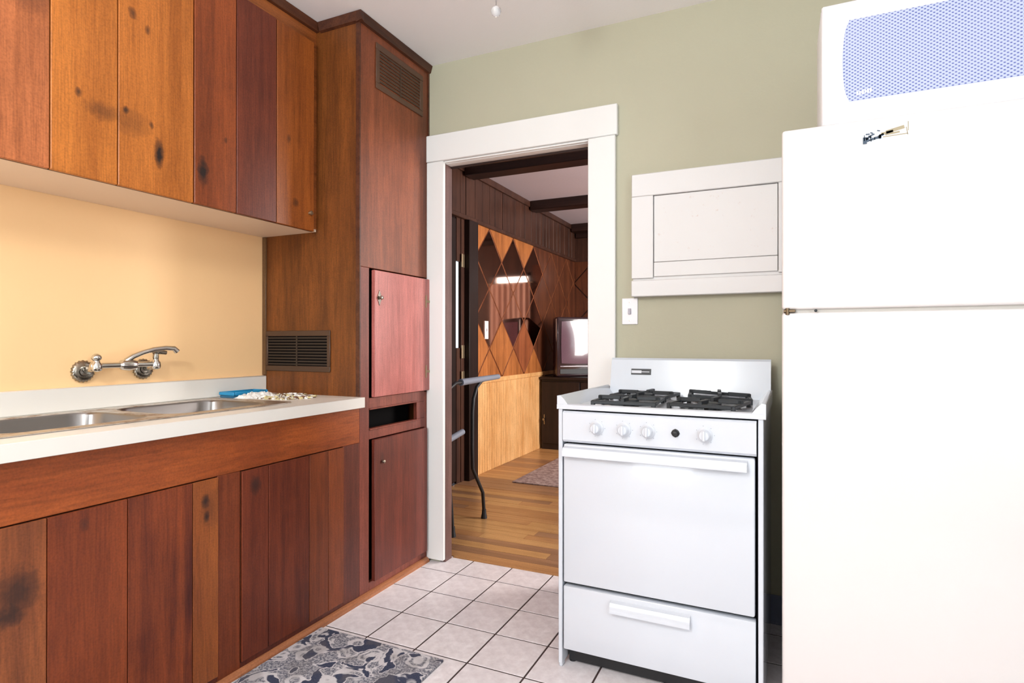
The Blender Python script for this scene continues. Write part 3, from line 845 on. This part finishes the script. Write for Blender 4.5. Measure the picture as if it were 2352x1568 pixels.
put('ball_handle', MB().lathe((XW + 0.056, yl, zf + 0.015), (0, 0, 1), [(0, .006), (.003, .010), (.008, .0145), (.014, .0155), (.020, .0125), (.025, .006), (.026, .002)], 20), M['chrome'], fa, label='round ball-shaped handle')
lv_ = MB()
lv_.lathe((XW + 0.056, yr, zf + 0.015), (0, 0, 1), [(0, .009), (.010, .010), (.022, .009), (.026, .012), (.030, .011)], 18)
lv_.tube([(XW + 0.056, yr - 0.006, zf + 0.043), (XW + 0.060, yr + 0.012, zf + 0.044), (XW + 0.066, yr + 0.034, zf + 0.040)], [.008, .009, .007], 12)
put('lever_handle', lv_, M['old_chrome'], fa, label='short flat lever handle')
sp_ = MB()
pts = [(XW + 0.055, 1.282, zf + 0.006), (XW + 0.058, 1.286, zf + 0.016), (XW + 0.064, 1.305, zf + 0.030), (XW + 0.070, 1.335, zf + 0.043), (XW + 0.075, 1.37, zf + 0.053), (XW + 0.080, 1.410, zf + 0.058), (XW + 0.084, 1.440, zf + 0.056), (XW + 0.086, 1.452, zf + 0.044)]
sp_.tube(pts, [.012, .010, .009, .0085, .0085, .0085, .0095, .0105], 14)
sp_.lathe((XW + 0.055, 1.292, zf + 0.004), (0, 0, 1), [(0, .014), (.010, .015), (.016, .011)], 16)
put('spout', sp_, M['chrome'], fa, label='curved chrome spout')
# blue item, paper, debris on the counter
bl = thing('blue_scrub_tray', 'small bright blue plastic tray lying at the back right of the counter', 'tray', (-2.04, 1.74, ZT))
bp = MB(); bp.box(-2.085, -2.005, 1.665, 1.835, ZT, ZT + 0.010, bev=0.004, seg=2)
put('base', bp, paint('deep_blue_plastic', (28, 96, 130), 0.4), bl)
rimb = MB(); rimb.box(-2.088, -2.002, 1.662, 1.672, ZT + 0.010, ZT + 0.024, bev=0.003).box(-2.088, -2.002, 1.828, 1.838, ZT + 0.010, ZT + 0.024, bev=0.003).box(-2.088, -2.078, 1.672, 1.828, ZT + 0.010, ZT + 0.024, bev=0.003).box(-2.012, -2.002, 1.672, 1.828, ZT + 0.010, ZT + 0.024, bev=0.003)
put('rim', rimb, M['blue'], bl)
def crumple(cx, cy, rx, ry, h, seed, n=16):
    r = random.Random(seed); vs = []; fs = []
    for j in range(n + 1):
        for i in range(n + 1):
            u = i / n * 2 - 1; v = j / n * 2 - 1
            d = max(0, 1 - (u * u + v * v) * 0.55)
            z = ZT + 0.002 + (h * d * r.uniform(0.15, 1.0) if (abs(u) < .99 and abs(v) < .99) else 0.0)
            vs.append((cx + u * rx * r.uniform(.93, 1.05), cy + v * ry * r.uniform(.93, 1.05), z))
    m_ = len(vs)
    vs += [(x, y, ZT + 0.0005) for x, y, z in vs]
    q = n + 1
    for j in range(n):
        for i in range(n):
            a = j * q + i; f = (a, a + 1, a + q + 1, a + q); fs.append(f); fs.append(tuple(t + m_ for t in f[::-1]))
    bd = [i for i in range(q)] + [q * k + n for k in range(1, q)] + [q * n + i for i in range(n - 1, -1, -1)] + [q * k for k in range(n - 1, 0, -1)]
    for a, b in zip(bd, bd[1:] + bd[:1]): fs.append((a, b, b + m_, a + m_))
    return MB().add(vs, fs)
tag(put('crumpled_paper', crumple(-1.955, 1.735, 0.038, 0.085, 0.026, 3), M['paper'], None, loc=(-1.955, 1.735, ZT), smooth=False), 'crumpled white paper towel in front of the blue tray on the counter', 'paper')
de = MB(); rr = random.Random(11)
for k in range(420):
    th = rr.uniform(0, 6.283); q = rr.random() ** 0.6
    cx = -1.865 + math.cos(th) * q * 0.135; cy = 1.795 + math.sin(th) * q * 0.11
    if cx < -1.915 and cy < 1.83: continue
    s = rr.uniform(0.002, 0.008); hgt = s * rr.uniform(0.3, 1.0)
    z = ZT + 0.0005 + rr.random() ** 2 * 0.014 * (1 - q)
    a = rr.uniform(0, 3.14)
    de.cur = rr.choice([0, 0, 1, 2])
    mt = Matrix.Translation((cx, cy, z + hgt / 2)) @ Matrix.Rotation(a, 4, 'Z') @ Matrix.Rotation(rr.uniform(-.4, .4), 4, 'X')
    de.box(-s, s, -s * 0.6, s * 0.6, -hgt / 2, hgt / 2, mat=mt)
    de.cur = 0
o = put('plaster_debris', de, [M['paper'], paint('yellowish_chip', (214, 200, 150), 0.8), paint('brown_chip', (120, 84, 60), 0.8)], None, loc=(-1.865, 1.795, ZT), smooth=False)
tag(o, 'scattered pale and brown chips of debris at the right end of the white counter', 'debris'); o['kind'] = 'stuff'

# ------------------------------------------------------------------ range (local frame: x to the right, y to the back, origin front-left-bottom corner)
RW, RD = 0.628, 0.615
rg = thing('gas_range', 'white gas range with black grates standing against the green wall', 'stove', (-0.672, 1.820, 0.0), math.radians(-1.0))
L = dict(local=True)
E_ = M['enamel']
put('side_panel', MB().box(0.0, 0.014, 0.0, RD - 0.02, 0.012, 0.858, bev=0.002), E_, rg, **L)
put('side_panel', MB().box(RW - 0.018, RW - 0.004, 0.0, RD - 0.02, 0.012, 0.858, bev=0.002), E_, rg, **L)
put('back_panel', B(0.014, RW - 0.018, RD - 0.03, RD - 0.02, 0.03, 0.85), E_, rg, **L)
put('inner_body', B(0.016, RW - 0.020, 0.035, RD - 0.035, 0.065, 0.835), M['gap'], rg, label='black inner body', **L)
# cooktop: pan with raised rims, front lip
ck = MB()
zp = 0.860
ck.box(-0.002, RW, 0.0, RD - 0.015, 0.852, zp)
ck.prism([(-0.003, 0.851), (0.040, zp), (0.022, 0.884), (0.008, 0.897), (-0.003, 0.895)], 'y', -0.004, 0.55)
ck.prism([(RW + 0.003, 0.851), (RW - 0.040, zp), (RW - 0.022, 0.884), (RW - 0.008, 0.897), (RW + 0.003, 0.895)], 'y', -0.004, 0.55)
ck.prism([(-0.006, 0.852), (0.018, 0.852), (0.030, zp), (0.012, 0.868), (0.002, 0.870), (-0.006, 0.866)], 'x', -0.003, RW + 0.003)
put('cooktop', ck, E_, rg, label='white cooktop pan', **L)
# backguard
bgm = MB()
bgm.prism([(0.515, zp), (0.540, zp), (0.575, 1.006), (0.556, 1.008), (0.546, 1.000)], 'x', 0.024, RW - 0.002)
bgm.box(0.024, RW - 0.002, 0.54, RD - 0.015, 0.852, 0.93)
bgm.prism([(0.545, 0.90), (RD - 0.02, 0.90), (RD - 0.02, 0.985), (0.572, 1.006)], 'x', 0.026, RW - 0.004)
put('backguard', bgm, M['enamel_grey'], rg, **L)
# badge on the backguard (tilted)
bd_ = put('badge', MB().box(-0.040, 0.040, -0.0015, 0.0, -0.012, 0.012, bev=0.0006, mat=Matrix.Translation((0.148, 0.5350, 0.953)) @ Matrix.Rotation(math.radians(-13), 4, 'X')), M['iron'], rg, label='small dark badge', **L)
put('badge_inlay', MB().box(-0.030, 0.010, -0.0008, 0.0, -0.0055, 0.0055, mat=Matrix.Translation((0.140, 0.5334, 0.953)) @ Matrix.Rotation(math.radians(-13), 4, 'X'))
    .box(-0.012, 0.022, -0.0008, 0.0, -0.0015, 0.0015, mat=Matrix.Translation((0.160, 0.5334, 0.953)) @ Matrix.Rotation(math.radians(-13), 4, 'X')), M['enamel'], bd_, **L)
# control panel
cp = MB(); cp.prism([(-0.004, 0.752), (0.004, 0.744), (0.03, 0.744), (0.03, 0.846), (0.002, 0.846), (-0.004, 0.840)], 'x', 0.017, RW - 0.022)
put('control_panel', cp, E_, rg, **L)
for (kx_, c) in ((0.133, E_), (0.222, E_), (0.297, E_), (0.465, E_)):
    kz = 0.797
    kb = put('knob', MB().lathe((kx_, -0.004, kz), (0, -1, 0), [(0, .022), (.003, .0225), (.006, .018), (.009, .0165), (.022, .0155), (.025, .013), (.0255, .003)], 28), E_, rg, label='round white burner knob', **L)
    put('knob_grip', MB().box(kx_ - 0.004, kx_ + 0.004, -0.034, -0.026, kz - 0.015, kz + 0.015, bev=0.0015), E_, kb, **L)
    mk = MB()
    for q in range(7):
        a = math.radians(-150 + q * 50); rr_ = 0.027
        mk.box(kx_ + math.cos(a) * rr_ - 0.001, kx_ + math.cos(a) * rr_ + 0.001, -0.0048, -0.0040, kz + math.sin(a) * rr_ - 0.001, kz + math.sin(a) * rr_ + 0.001)
    mo = put('dial_marks', mk, M['dial'], rg, **L); mo['kind'] = 'stuff'
kb = put('knob_stem', MB().lathe((0.380, -0.004, 0.797), (0, -1, 0), [(0, .012), (.002, .012), (.003, .008), (.014, .0065), (.015, .002)], 20).box(0.370, 0.390, -0.0075, -0.004, 0.787, 0.807, bev=0.002, mat=Matrix.Translation((0.380, 0, 0.797)) @ Matrix.Rotation(math.radians(45), 4, 'Y') @ Matrix.Translation((-0.380, 0, -0.797))), M['black'], rg, label='bare black knob stem', **L)
# oven door with wide flat handle
od = MB(); od.box(0.019, RW - 0.026, -0.004, 0.030, 0.284, 0.738, bev=0.006, seg=2)
odo = put('oven_door', od, E_, rg, **L)
put('handle', MB().prism([(-0.004, 0.732), (-0.022, 0.728), (-0.030, 0.716), (-0.030, 0.702), (-0.026, 0.700), (-0.021, 0.712), (-0.004, 0.716)], 'x', 0.024, RW - 0.046), E_, odo, label='wide flat door pull', **L)
# drawer
dw = put('broiler_drawer', MB().box(0.019, RW - 0.024, -0.003, 0.030, 0.064, 0.272, bev=0.004, seg=2), E_, rg, **L)
put('handle', MB().prism([(-0.003, 0.256), (-0.018, 0.252), (-0.024, 0.242), (-0.024, 0.221), (-0.020, 0.219), (-0.016, 0.236), (-0.003, 0.240)], 'x', 0.180, 0.424), E_, dw, label='short flat drawer pull', **L)
put('kick_plate', B(0.022, RW - 0.028, 0.045, 0.055, 0.008, 0.075), M['black'], rg, **L)
for (fx, fy) in ((0.03, 0.06), (RW - 0.035, 0.06), (0.03, RD - 0.06), (RW - 0.035, RD - 0.06)):
    put('foot', MB().cyl((fx, fy, 0.0), (fx, fy, 0.06), 0.012, 0.012, 12), M['black'], rg, **L)
put('side_foot', MB().box(0.001, 0.013, 0.002, 0.03, 0.0, 0.014, bev=0.003), E_, rg, **L)
put('side_foot', MB().box(RW - 0.017, RW - 0.005, 0.002, 0.03, 0.0, 0.014, bev=0.003), E_, rg, **L)
# burners and grates
cen = [(0.200, 0.140), (0.462, 0.140), (0.200, 0.385), (0.462, 0.385)]
for i, (cx, cy) in enumerate(cen):
    put('burner_bowl', MB().lathe((cx, cy, zp), (0, 0, 1), [(0, .092), (.003, .094), (.0035, .088), (.001, .05), (.001, .02)], 28), M['chrome'], rg, label='shiny drip bowl', **L)
    put('burner', MB().lathe((cx, cy, zp), (0, 0, 1), [(0, .018), (.010, .020), (.012, .034), (.018, .034), (.021, .026), (.022, .006)], 20), M['iron'], rg, label='dark burner head', **L)
    g = MB(); s = 0.098; t = 0.0062; zt_ = 0.892
    sx = sy = s
    rot = [3, -9, -4, 7][i]; tilt = [0, 0, 0, 3][i]
    if i == 1: cx -= 0.004; cy += 0.018
    mt = Matrix.Translation((cx, cy, 0)) @ Matrix.Rotation(math.radians(rot), 4, 'Z') @ Matrix.Translation((0, 0, zp)) @ Matrix.Rotation(math.radians(tilt), 4, 'Y') @ Matrix.Translation((0, 0, -zp + (0.006 if tilt else 0)))
    for a in (-1, 1):
        g.box(-s, s, a * s - t, a * s + t, zt_ - 0.022, zt_ - 0.011, bev=0.0015, mat=mt)
        g.box(a * s - t, a * s + t, -s, s, zt_ - 0.022, zt_ - 0.011, bev=0.0015, mat=mt)
        for b in (-1, 1):
            g.box(a * s - t, a * s + t, b * s - t, b * s + t, zp + 0.0005, zt_ - 0.012, bev=0.001, mat=mt)
    for q in range(4):
        m2 = mt @ Matrix.Rotation(math.radians(90 * q), 4, 'Z')
        g.box(0.028, s + 0.004, -t, t, zt_ - 0.014, zt_ - 0.001, bev=0.0015, mat=m2)
        g.box(s - 0.010, s + 0.006, -t, t, zt_ - 0.022, zt_ - 0.002, bev=0.0015, mat=m2)
        m3 = mt @ Matrix.Rotation(math.radians(90 * q + 45), 4, 'Z')
        g.box(s * 0.95, s * 1.38, -t * 0.9, t * 0.9, zt_ - 0.020, zt_ - 0.012, bev=0.001, mat=m3)
    put('burner_grate', g, M['iron'], rg, label='black cast-iron grate', **L)

# ------------------------------------------------------------------ refrigerator
FXL, FXR, FYF, FZT = 0.0, 0.762, 1.800, 1.663
rf = thing('refrigerator', 'tall white top-freezer refrigerator at the right of the range', 'refrigerator', ((FXL + FXR) / 2, FYF, 0))
put('cabinet', B(FXL + 0.003, FXR - 0.003, FYF + 0.055, FYF + 0.60, 0.02, FZT - 0.012, bev=0.006), M['fridge'], rf)
fz = put('freezer_door', B(FXL, FXR, FYF, FYF + 0.05, 1.1625, FZT, bev=0.008, seg=3), M['fridge'], rf)
fd = put('fridge_door', B(FXL, FXR, FYF, FYF + 0.05, 0.10, 1.1535, bev=0.008, seg=3), M['fridge'], rf)
put('gasket', B(FXL + 0.012, FXR - 0.012, FYF + 0.012, FYF + 0.055, 0.11, FZT - 0.012), paint('gasket_grey', (190, 186, 180), 0.7), rf)
put('kick_grille', B(FXL + 0.01, FXR - 0.01, FYF + 0.03, FYF + 0.06, 0.012, 0.095, bev=0.003), M['black'], rf)
for fx in (0.06, 0.70):
    for fy in (0.1, 0.53):
        put('foot', MB().cyl((fx, FYF + fy, 0), (fx, FYF + fy, 0.025), 0.02, n=14), M['black'], rf)
hg = MB(); hg.box(0.004, 0.034, FYF - 0.004, FYF + 0.04, 1.1545, 1.1620, bev=0.001); hg.cyl((0.014, FYF - 0.002, 1.148), (0.014, FYF - 0.002, 1.166), 0.005, n=10)
put('hinge', hg, metal('tarnished_hinge', (120, 104, 84), 0.5), rf, label='small hinge bracket between the doors')
put('hinge_screw', MB().lathe((0.084, FYF - 0.0005, 1.1580), (0, -1, 0), [(0, .004), (.004, .004), (.005, .002)], 10), M['iron'], rf)
for (z0, z1) in ((1.22, 1.52), (0.72, 1.10)):
    put('handle', MB().tube([(FXR - 0.05, FYF, z0), (FXR - 0.05, FYF - 0.035, z0 + 0.03), (FXR - 0.05, FYF - 0.035, z1 - 0.03), (FXR - 0.05, FYF, z1)], 0.011, 10), M['fridge'], fz if z0 > 1.16 else fd)
# worn sticker with fragments of dark lettering
st = put('sticker', B(0.196, 0.298, FYF - 0.0008, FYF, 1.600, 1.648), paint('sticker_white', (238, 240, 248), 0.4), fz, label='small worn sticker with dark scraps of lettering')
sd = MB(); y1 = FYF - 0.0011; y2 = FYF - 0.0008
rs = random.Random(5)
for (cx, cz, hw, hh, an) in ((.200, 1.606, .004, .006, 0), (.2065, 1.608, .003, .004, 20), (.2075, 1.613, .0012, .004, -25), (.213, 1.609, .0012, .005, 10), (.2125, 1.6135, .003, .0012, 0), (.2125, 1.606, .0025, .0010, 0), (.219, 1.608, .004, .0022, 5), (.2265, 1.610, .0045, .0022, 5), (.234, 1.610, .003, .0012, 0),
                         (.2065, 1.622, .004, .0012, 0), (.2155, 1.624, .003, .0012, -30), (.2170, 1.619, .0045, .0013, 20), (.212, 1.616, .0015, .0012, 0), (.199, 1.613, .0009, .005, 0), (.231, 1.628, .003, .0010, -15), (.2365, 1.615, .006, .0020, 25), (.2345, 1.612, .002, .004, 0)):
    sd.box(-hw * 1.15, hw * 1.15, 0, 0.0003, -hh * 1.5, hh * 1.5, mat=Matrix.Translation((cx, y1, cz)) @ Matrix.Rotation(math.radians(-an), 4, 'Y'))
put('sticker_print', sd, paint('sticker_ink', (70, 86, 104), 0.5), st)
sd = MB()
for (cx, cz, hw, hh, an) in ((.250, 1.6205, .012, .0022, 8), (.268, 1.626, .018, .0030, 12), (.262, 1.617, .014, .0016, 6), (.268, 1.611, .024, .0008, 2), (.2965, 1.631, .0008, .008, 0), (.2940, 1.619, .0008, .007, 10)):
    sd.box(-hw * 1.15, hw * 1.15, 0, 0.0003, -hh * 1.5, hh * 1.5, mat=Matrix.Translation((cx, y1, cz)) @ Matrix.Rotation(math.radians(-an), 4, 'Y'))
put('sticker_tear', sd, paint('sticker_tan', (172, 160, 132), 0.6), st)

# ------------------------------------------------------------------ microwave
MX0, MX1, MYF, MZ0, MZ1 = 0.0995, 0.668, 1.812, FZT + 0.001, 1.993
mw = thing('microwave', 'white microwave with a blue-tinted mesh window on top of the refrigerator', 'microwave', ((MX0 + MX1) / 2, MYF, FZT))
put('case', B(MX0 - 0.001, MX1, MYF + 0.018, MYF + 0.22, MZ0, MZ1, bev=0.006, seg=2), M['microwave'], mw)
md = MB()
wx0, wx1, wz0, wz1 = 0.155, 0.560, 1.7205, 1.940
mdo = put('door', B(MX0, MX1, MYF, MYF + 0.018, MZ0, MZ1, bev=0.004), M['microwave'], mw)
# window with bowed left edge: a slightly convex outline
pl = []
for k in range(9):
    t_ = k / 8; z = wz0 + (wz1 - wz0) * t_
    pl.append((wx0 + 0.004 - 0.010 * math.sin(math.pi * t_) + (0.006 if k in (0, 8) else 0), z))
for k in range(9):
    t_ = 1 - k / 8; z = wz0 + (wz1 - wz0) * t_
    pl.append((wx1 + 0.002, z))
put('mesh_window', MB().prism(pl, 'y', MYF - 0.0012, MYF + 0.003), M['mesh'], mw, label='blue-tinted mesh window', smooth=False)
put('window_mark', MB().box(0.182, 0.186, MYF - 0.002, MYF - 0.0012, 1.734, 1.744).box(0.188, 0.192, MYF - 0.002, MYF - 0.0012, 1.735, 1.744).box(0.194, 0.199, MYF - 0.002, MYF - 0.0012, 1.7355, 1.7455)
    .box(0.201, 0.204, MYF - 0.002, MYF - 0.0012, 1.737, 1.7465).box(0.206, 0.211, MYF - 0.002, MYF - 0.0012, 1.737, 1.747).box(0.213, 0.217, MYF - 0.002, MYF - 0.0012, 1.738, 1.748), M['microwave'], mw)
kp = put('control_panel', B(0.580, 0.655, MYF - 0.002, MYF, 1.70, 1.96, bev=0.0008), M['plate'], mw)
bt = MB()
for r_ in range(5):
    for c_ in range(3):
        bt.box(0.588 + c_ * 0.022, 0.604 + c_ * 0.022, MYF - 0.004, MYF - 0.002, 1.715 + r_ * 0.034, 1.737 + r_ * 0.034, bev=0.0008)
put('keypad', bt, M['microwave'], kp)
# ------------------------------------------------------------------ white access box and switch plate on the green wall
fb = thing('wall_access_box', 'white painted wooden access door in a frame on the green wall above the range', 'access door', (-0.28, YW, 1.262))
YF = 2.408; X0, X1 = -0.567, 0.045
fmb = MB(); fmb.box(X0, X1, YF, YW - 0.001, 1.673, 1.766, bev=0.003)
fmb.box(X0, -0.478, YF, YW - 0.001, 1.335, 1.673, bev=0.002)
fmb.box(-0.012, X1, YF, YW - 0.001, 1.335, 1.673, bev=0.002)
fmb.box(X0, X1, YF - 0.004, YW - 0.001, 1.260, 1.327, bev=0.003)
fmb.box(X0 + .004, X1 - .004, YF + 0.012, YW - 0.001, 1.320, 1.345)
put('frame', fmb, M['white_box'], fb)
t = NT('white_box_scuffed'); v_ = t.coord()
f_ = t.ramp(t.noise(v_, 30, 5, 0.7), [(0.62, 0.0), (0.70, 0.6)])
t.link(t.mix(f_, lin((222, 221, 221)), lin((206, 184, 174))), t.b.inputs['Base Color']); t.set(Roughness=0.45)
dd = put('door_panel', B(-0.476, -0.014, YF + 0.006, YF + 0.022, 1.400, 1.671, bev=0.002), t.m, fb, label='flat inset door panel with faint scuffs')
put('lower_rail', B(-0.476, -0.014, YF + 0.003, YF + 0.022, 1.340, 1.3985, bev=0.002), M['white_box'], fb)

spo = thing('wall_switch', 'white switch plate under the left corner of the access door', 'light switch', (-0.582, YW, 1.205))
put('plate', B(-0.616, -0.549, YW - 0.006, YW - 0.0005, 1.147, 1.2575, bev=0.002), M['plate'], spo)
put('toggle', B(-0.588, -0.577, YW - 0.015, YW - 0.006, 1.190, 1.214, bev=0.001), paint('grey_toggle', (176, 172, 184), 0.4), spo)
for z in (1.163, 1.241):
    put('screw', MB().lathe((-0.5825, YW - 0.006, z), (0, -1, 0), [(0, .003), (.0012, .003), (.0015, .001)], 10), M['chrome'], spo)

# ------------------------------------------------------------------ ceiling lamp (above the frame) with its pull cord
cl = thing('pull_cord_lamp', 'glass bead on a thin pull cord hanging from the ceiling lamp', 'ceiling lamp', (-0.744, 1.5, ZC))
put('canopy', MB().lathe((-0.744, 1.5, ZC), (0, 0, -1), [(0, .07), (.02, .068), (.04, .05), (.07, .035), (.075, .01)], 24), M['white_trim'], cl)
put('bulb', MB().lathe((-0.744, 1.5, ZC - 0.075), (0, 0, -1), [(0, .015), (.02, .018), (.05, .030), (.075, .033), (.10, .024), (.112, .006)], 20), glow('warm_bulb', (255, 236, 214), 5.0), cl)
put('cord', MB().tube([(-0.744 + 0.035, 1.48, ZC - 0.05), (-0.744 + 0.006, 1.497, ZC - 0.08), (-0.744, 1.5, ZC - 0.2), (-0.744, 1.5, 2.033)], 0.0012, 6), paint('grey_cord', (120, 112, 110), 0.6), cl)
t = NT('clear_bead'); t.set(Roughness=0.08); t.b.inputs['Base Color'].default_value = lin((236, 236, 238)); t.b.inputs['Transmission Weight'].default_value = 0.6
put('bead', MB().lathe((-0.744, 1.5, 2.035), (0, 0, -1), [(0, .003), (.003, .008), (.008, .013), (.016, .015), (.024, .012), (.029, .006), (.031, .001)], 18), t.m, cl, label='clear glass bead')

# ------------------------------------------------------------------ kitchen rug
kr = MB(); kr.box(-1.5625, -1.030, 0.55, 1.684, 0.0005, 0.009, bev=0.003, seg=2)
tag(put('kitchen_rug', kr, M['rug'], None, loc=(-1.29, 1.15, 0)), 'navy and pale grey floral runner rug on the tiles in front of the base cabinet', 'rug')

# ------------------------------------------------------------------ far room things
frg = put('hall_rug', B(-1.875, -0.6, 4.06, 5.40, 0.0008, 0.008, bev=0.002), M['far_rug'], None, loc=(-1.2, 4.7, 0))
tag(frg, 'faded greyish rug on the wooden floor of the far room', 'rug')

cbn = thing('low_cabinet', 'dark wooden low cabinet at the far end of the doorway view', 'cabinet', (-1.90, 5.75, 0))
CX0, CX1, CY0, CY1 = FX + 0.026, -1.30, 5.465, 6.05
put('carcass', B(CX0 + 0.01, CX1 - 0.01, CY0 + 0.02, CY1, 0.0, 0.700, bev=0.003), M['far_darker'], cbn)
put('top', B(CX0, CX1, CY0 - 0.01, CY1, 0.700, 0.728, bev=0.004), M['far_darker'], cbn)
for a, b in ((CX0 + 0.015, -1.80), (-1.79, CX1 - 0.015)):
    d_ = put('door', B(a, b, CY0 + 0.004, CY0 + 0.02, 0.06, 0.68, bev=0.003), M['far_darker'], cbn)
    xx = a + 0.03 if a < -1.9 else b - 0.03
    put('knob', MB().lathe((xx, CY0 + 0.004, 0.30), (0, -1, 0), [(0, .006), (.01, .006), (.014, .014), (.022, .013), (.024, .004)], 12).box(xx - .005, xx + .005, CY0 + 0.001, CY0 + 0.004, 0.25, 0.35), M['old_chrome'], d_)

# boxy television set, turned a little to the right
tv = thing('television', 'glossy dark brown television set on the dark low cabinet', 'television', (-1.880, 5.66, 0.728), math.radians(42))
tw, th_, td = 0.50, 0.60, 0.40
cs = MB()
def frus(x0, x1, z0, z1, y, X0, X1, Z0, Z1, Y):
    vs = [(x0, y, z0), (x1, y, z0), (x1, y, z1), (x0, y, z1), (X0, Y, Z0), (X1, Y, Z0), (X1, Y, Z1), (X0, Y, Z1)]
    return vs, [(0, 1, 2, 3), (7, 6, 5, 4), (0, 4, 5, 1), (1, 5, 6, 2), (2, 6, 7, 3), (3, 7, 4, 0)]
cs.box(-tw / 2, tw / 2, -0.05, 0.07, 0.0, th_, bev=0.022, seg=3)
cs.add(*frus(-tw / 2 + 0.012, tw / 2 - 0.012, 0.0, th_ - 0.015, 0.07, -0.13, 0.13, 0.0, th_ * 0.78, 0.27))
put('case', cs, M['tv_case'], tv, **L)
scr = MB(); ns = 10; vs = []; fs = []
for j in range(ns + 1):
    for i in range(ns + 1):
        u = i / ns * 2 - 1; v = j / ns * 2 - 1
        ux = u * math.sqrt(1 - v * v * 0.06); vz = v * math.sqrt(1 - u * u * 0.06)
        vs.append((ux * (tw / 2 - 0.045), -0.052 - 0.016 * (1 - u * u * .6) * (1 - v * v * .6), 0.345 + vz * 0.215))
for j in range(ns):
    for i in range(ns):
        a = j * (ns + 1) + i; fs.append((a, a + 1, a + ns + 2, a + ns + 1))
scr.add(vs, fs)
put('screen', scr, M['screen'], tv, **L)
put('bottom_trim', MB().box(-tw / 2 + 0.035, tw / 2 - 0.03, -0.058, -0.048, 0.100, 0.112, bev=0.002), M['tv_edge'], tv, **L)
put('speaker_strip', MB().box(-tw / 2 + 0.035, tw / 2 - 0.03, -0.054, -0.048, 0.030, 0.080, bev=0.002), M['black'], tv, **L)

# walking frame just inside the doorway
wkf = thing('walking_frame', 'black tubular walking frame with grey padded bars just inside the doorway', 'walking frame', (-1.88, 2.96, 0))
for s_, nmx in ((0, -1.65), (1, -2.08)):
    sf = MB()
    X = nmx; dx = 0.0
    sf.tube([(X, 3.165, 0.03), (X, 3.148, 0.16), (X, 3.020, 0.33), (X, 3.015, 0.45), (X, 3.017, 0.66), (X, 3.03, 0.74), (X, 3.07, 0.805), (X, 3.13, 0.838), (X, 3.20, 0.848)], 0.0105, 12)
    sf.tube([(X, 2.790, 0.03), (X, 2.775, 0.17), (X, 2.745, 0.33), (X, 2.732, 0.60), (X, 2.728, 0.76), (X, 2.76, 0.82), (X, 2.82, 0.843), (X, 2.90, 0.845), (X, 3.20, 0.849)], 0.0105, 12)
    sfo = put('side_frame', sf, M['black'], wkf)
    for yy in (3.165, 2.790):
        put('rubber_tip', MB().lathe((X, yy, 0.0), (0, 0, 1), [(0, .019), (.012, .018), (.03, .014), (.055, .013)], 16), M['black'], sfo)
    put('grip', MB().tube([(X, 2.88, 0.845), (X, 3.36, 0.853)], [0.020, 0.016], 14), M['grip'], sfo, label='grey padded hand grip')
    put('lower_bar', MB().tube([(X, 2.72, 0.535), (X, 2.90, 0.563)], 0.017, 14), M['grip'], sfo, label='short grey lower pad')
put('cross_bar', MB().tube([(-2.08, 2.750, 0.30), (-1.65, 2.750, 0.30)], 0.009, 10), M['black'], wkf)
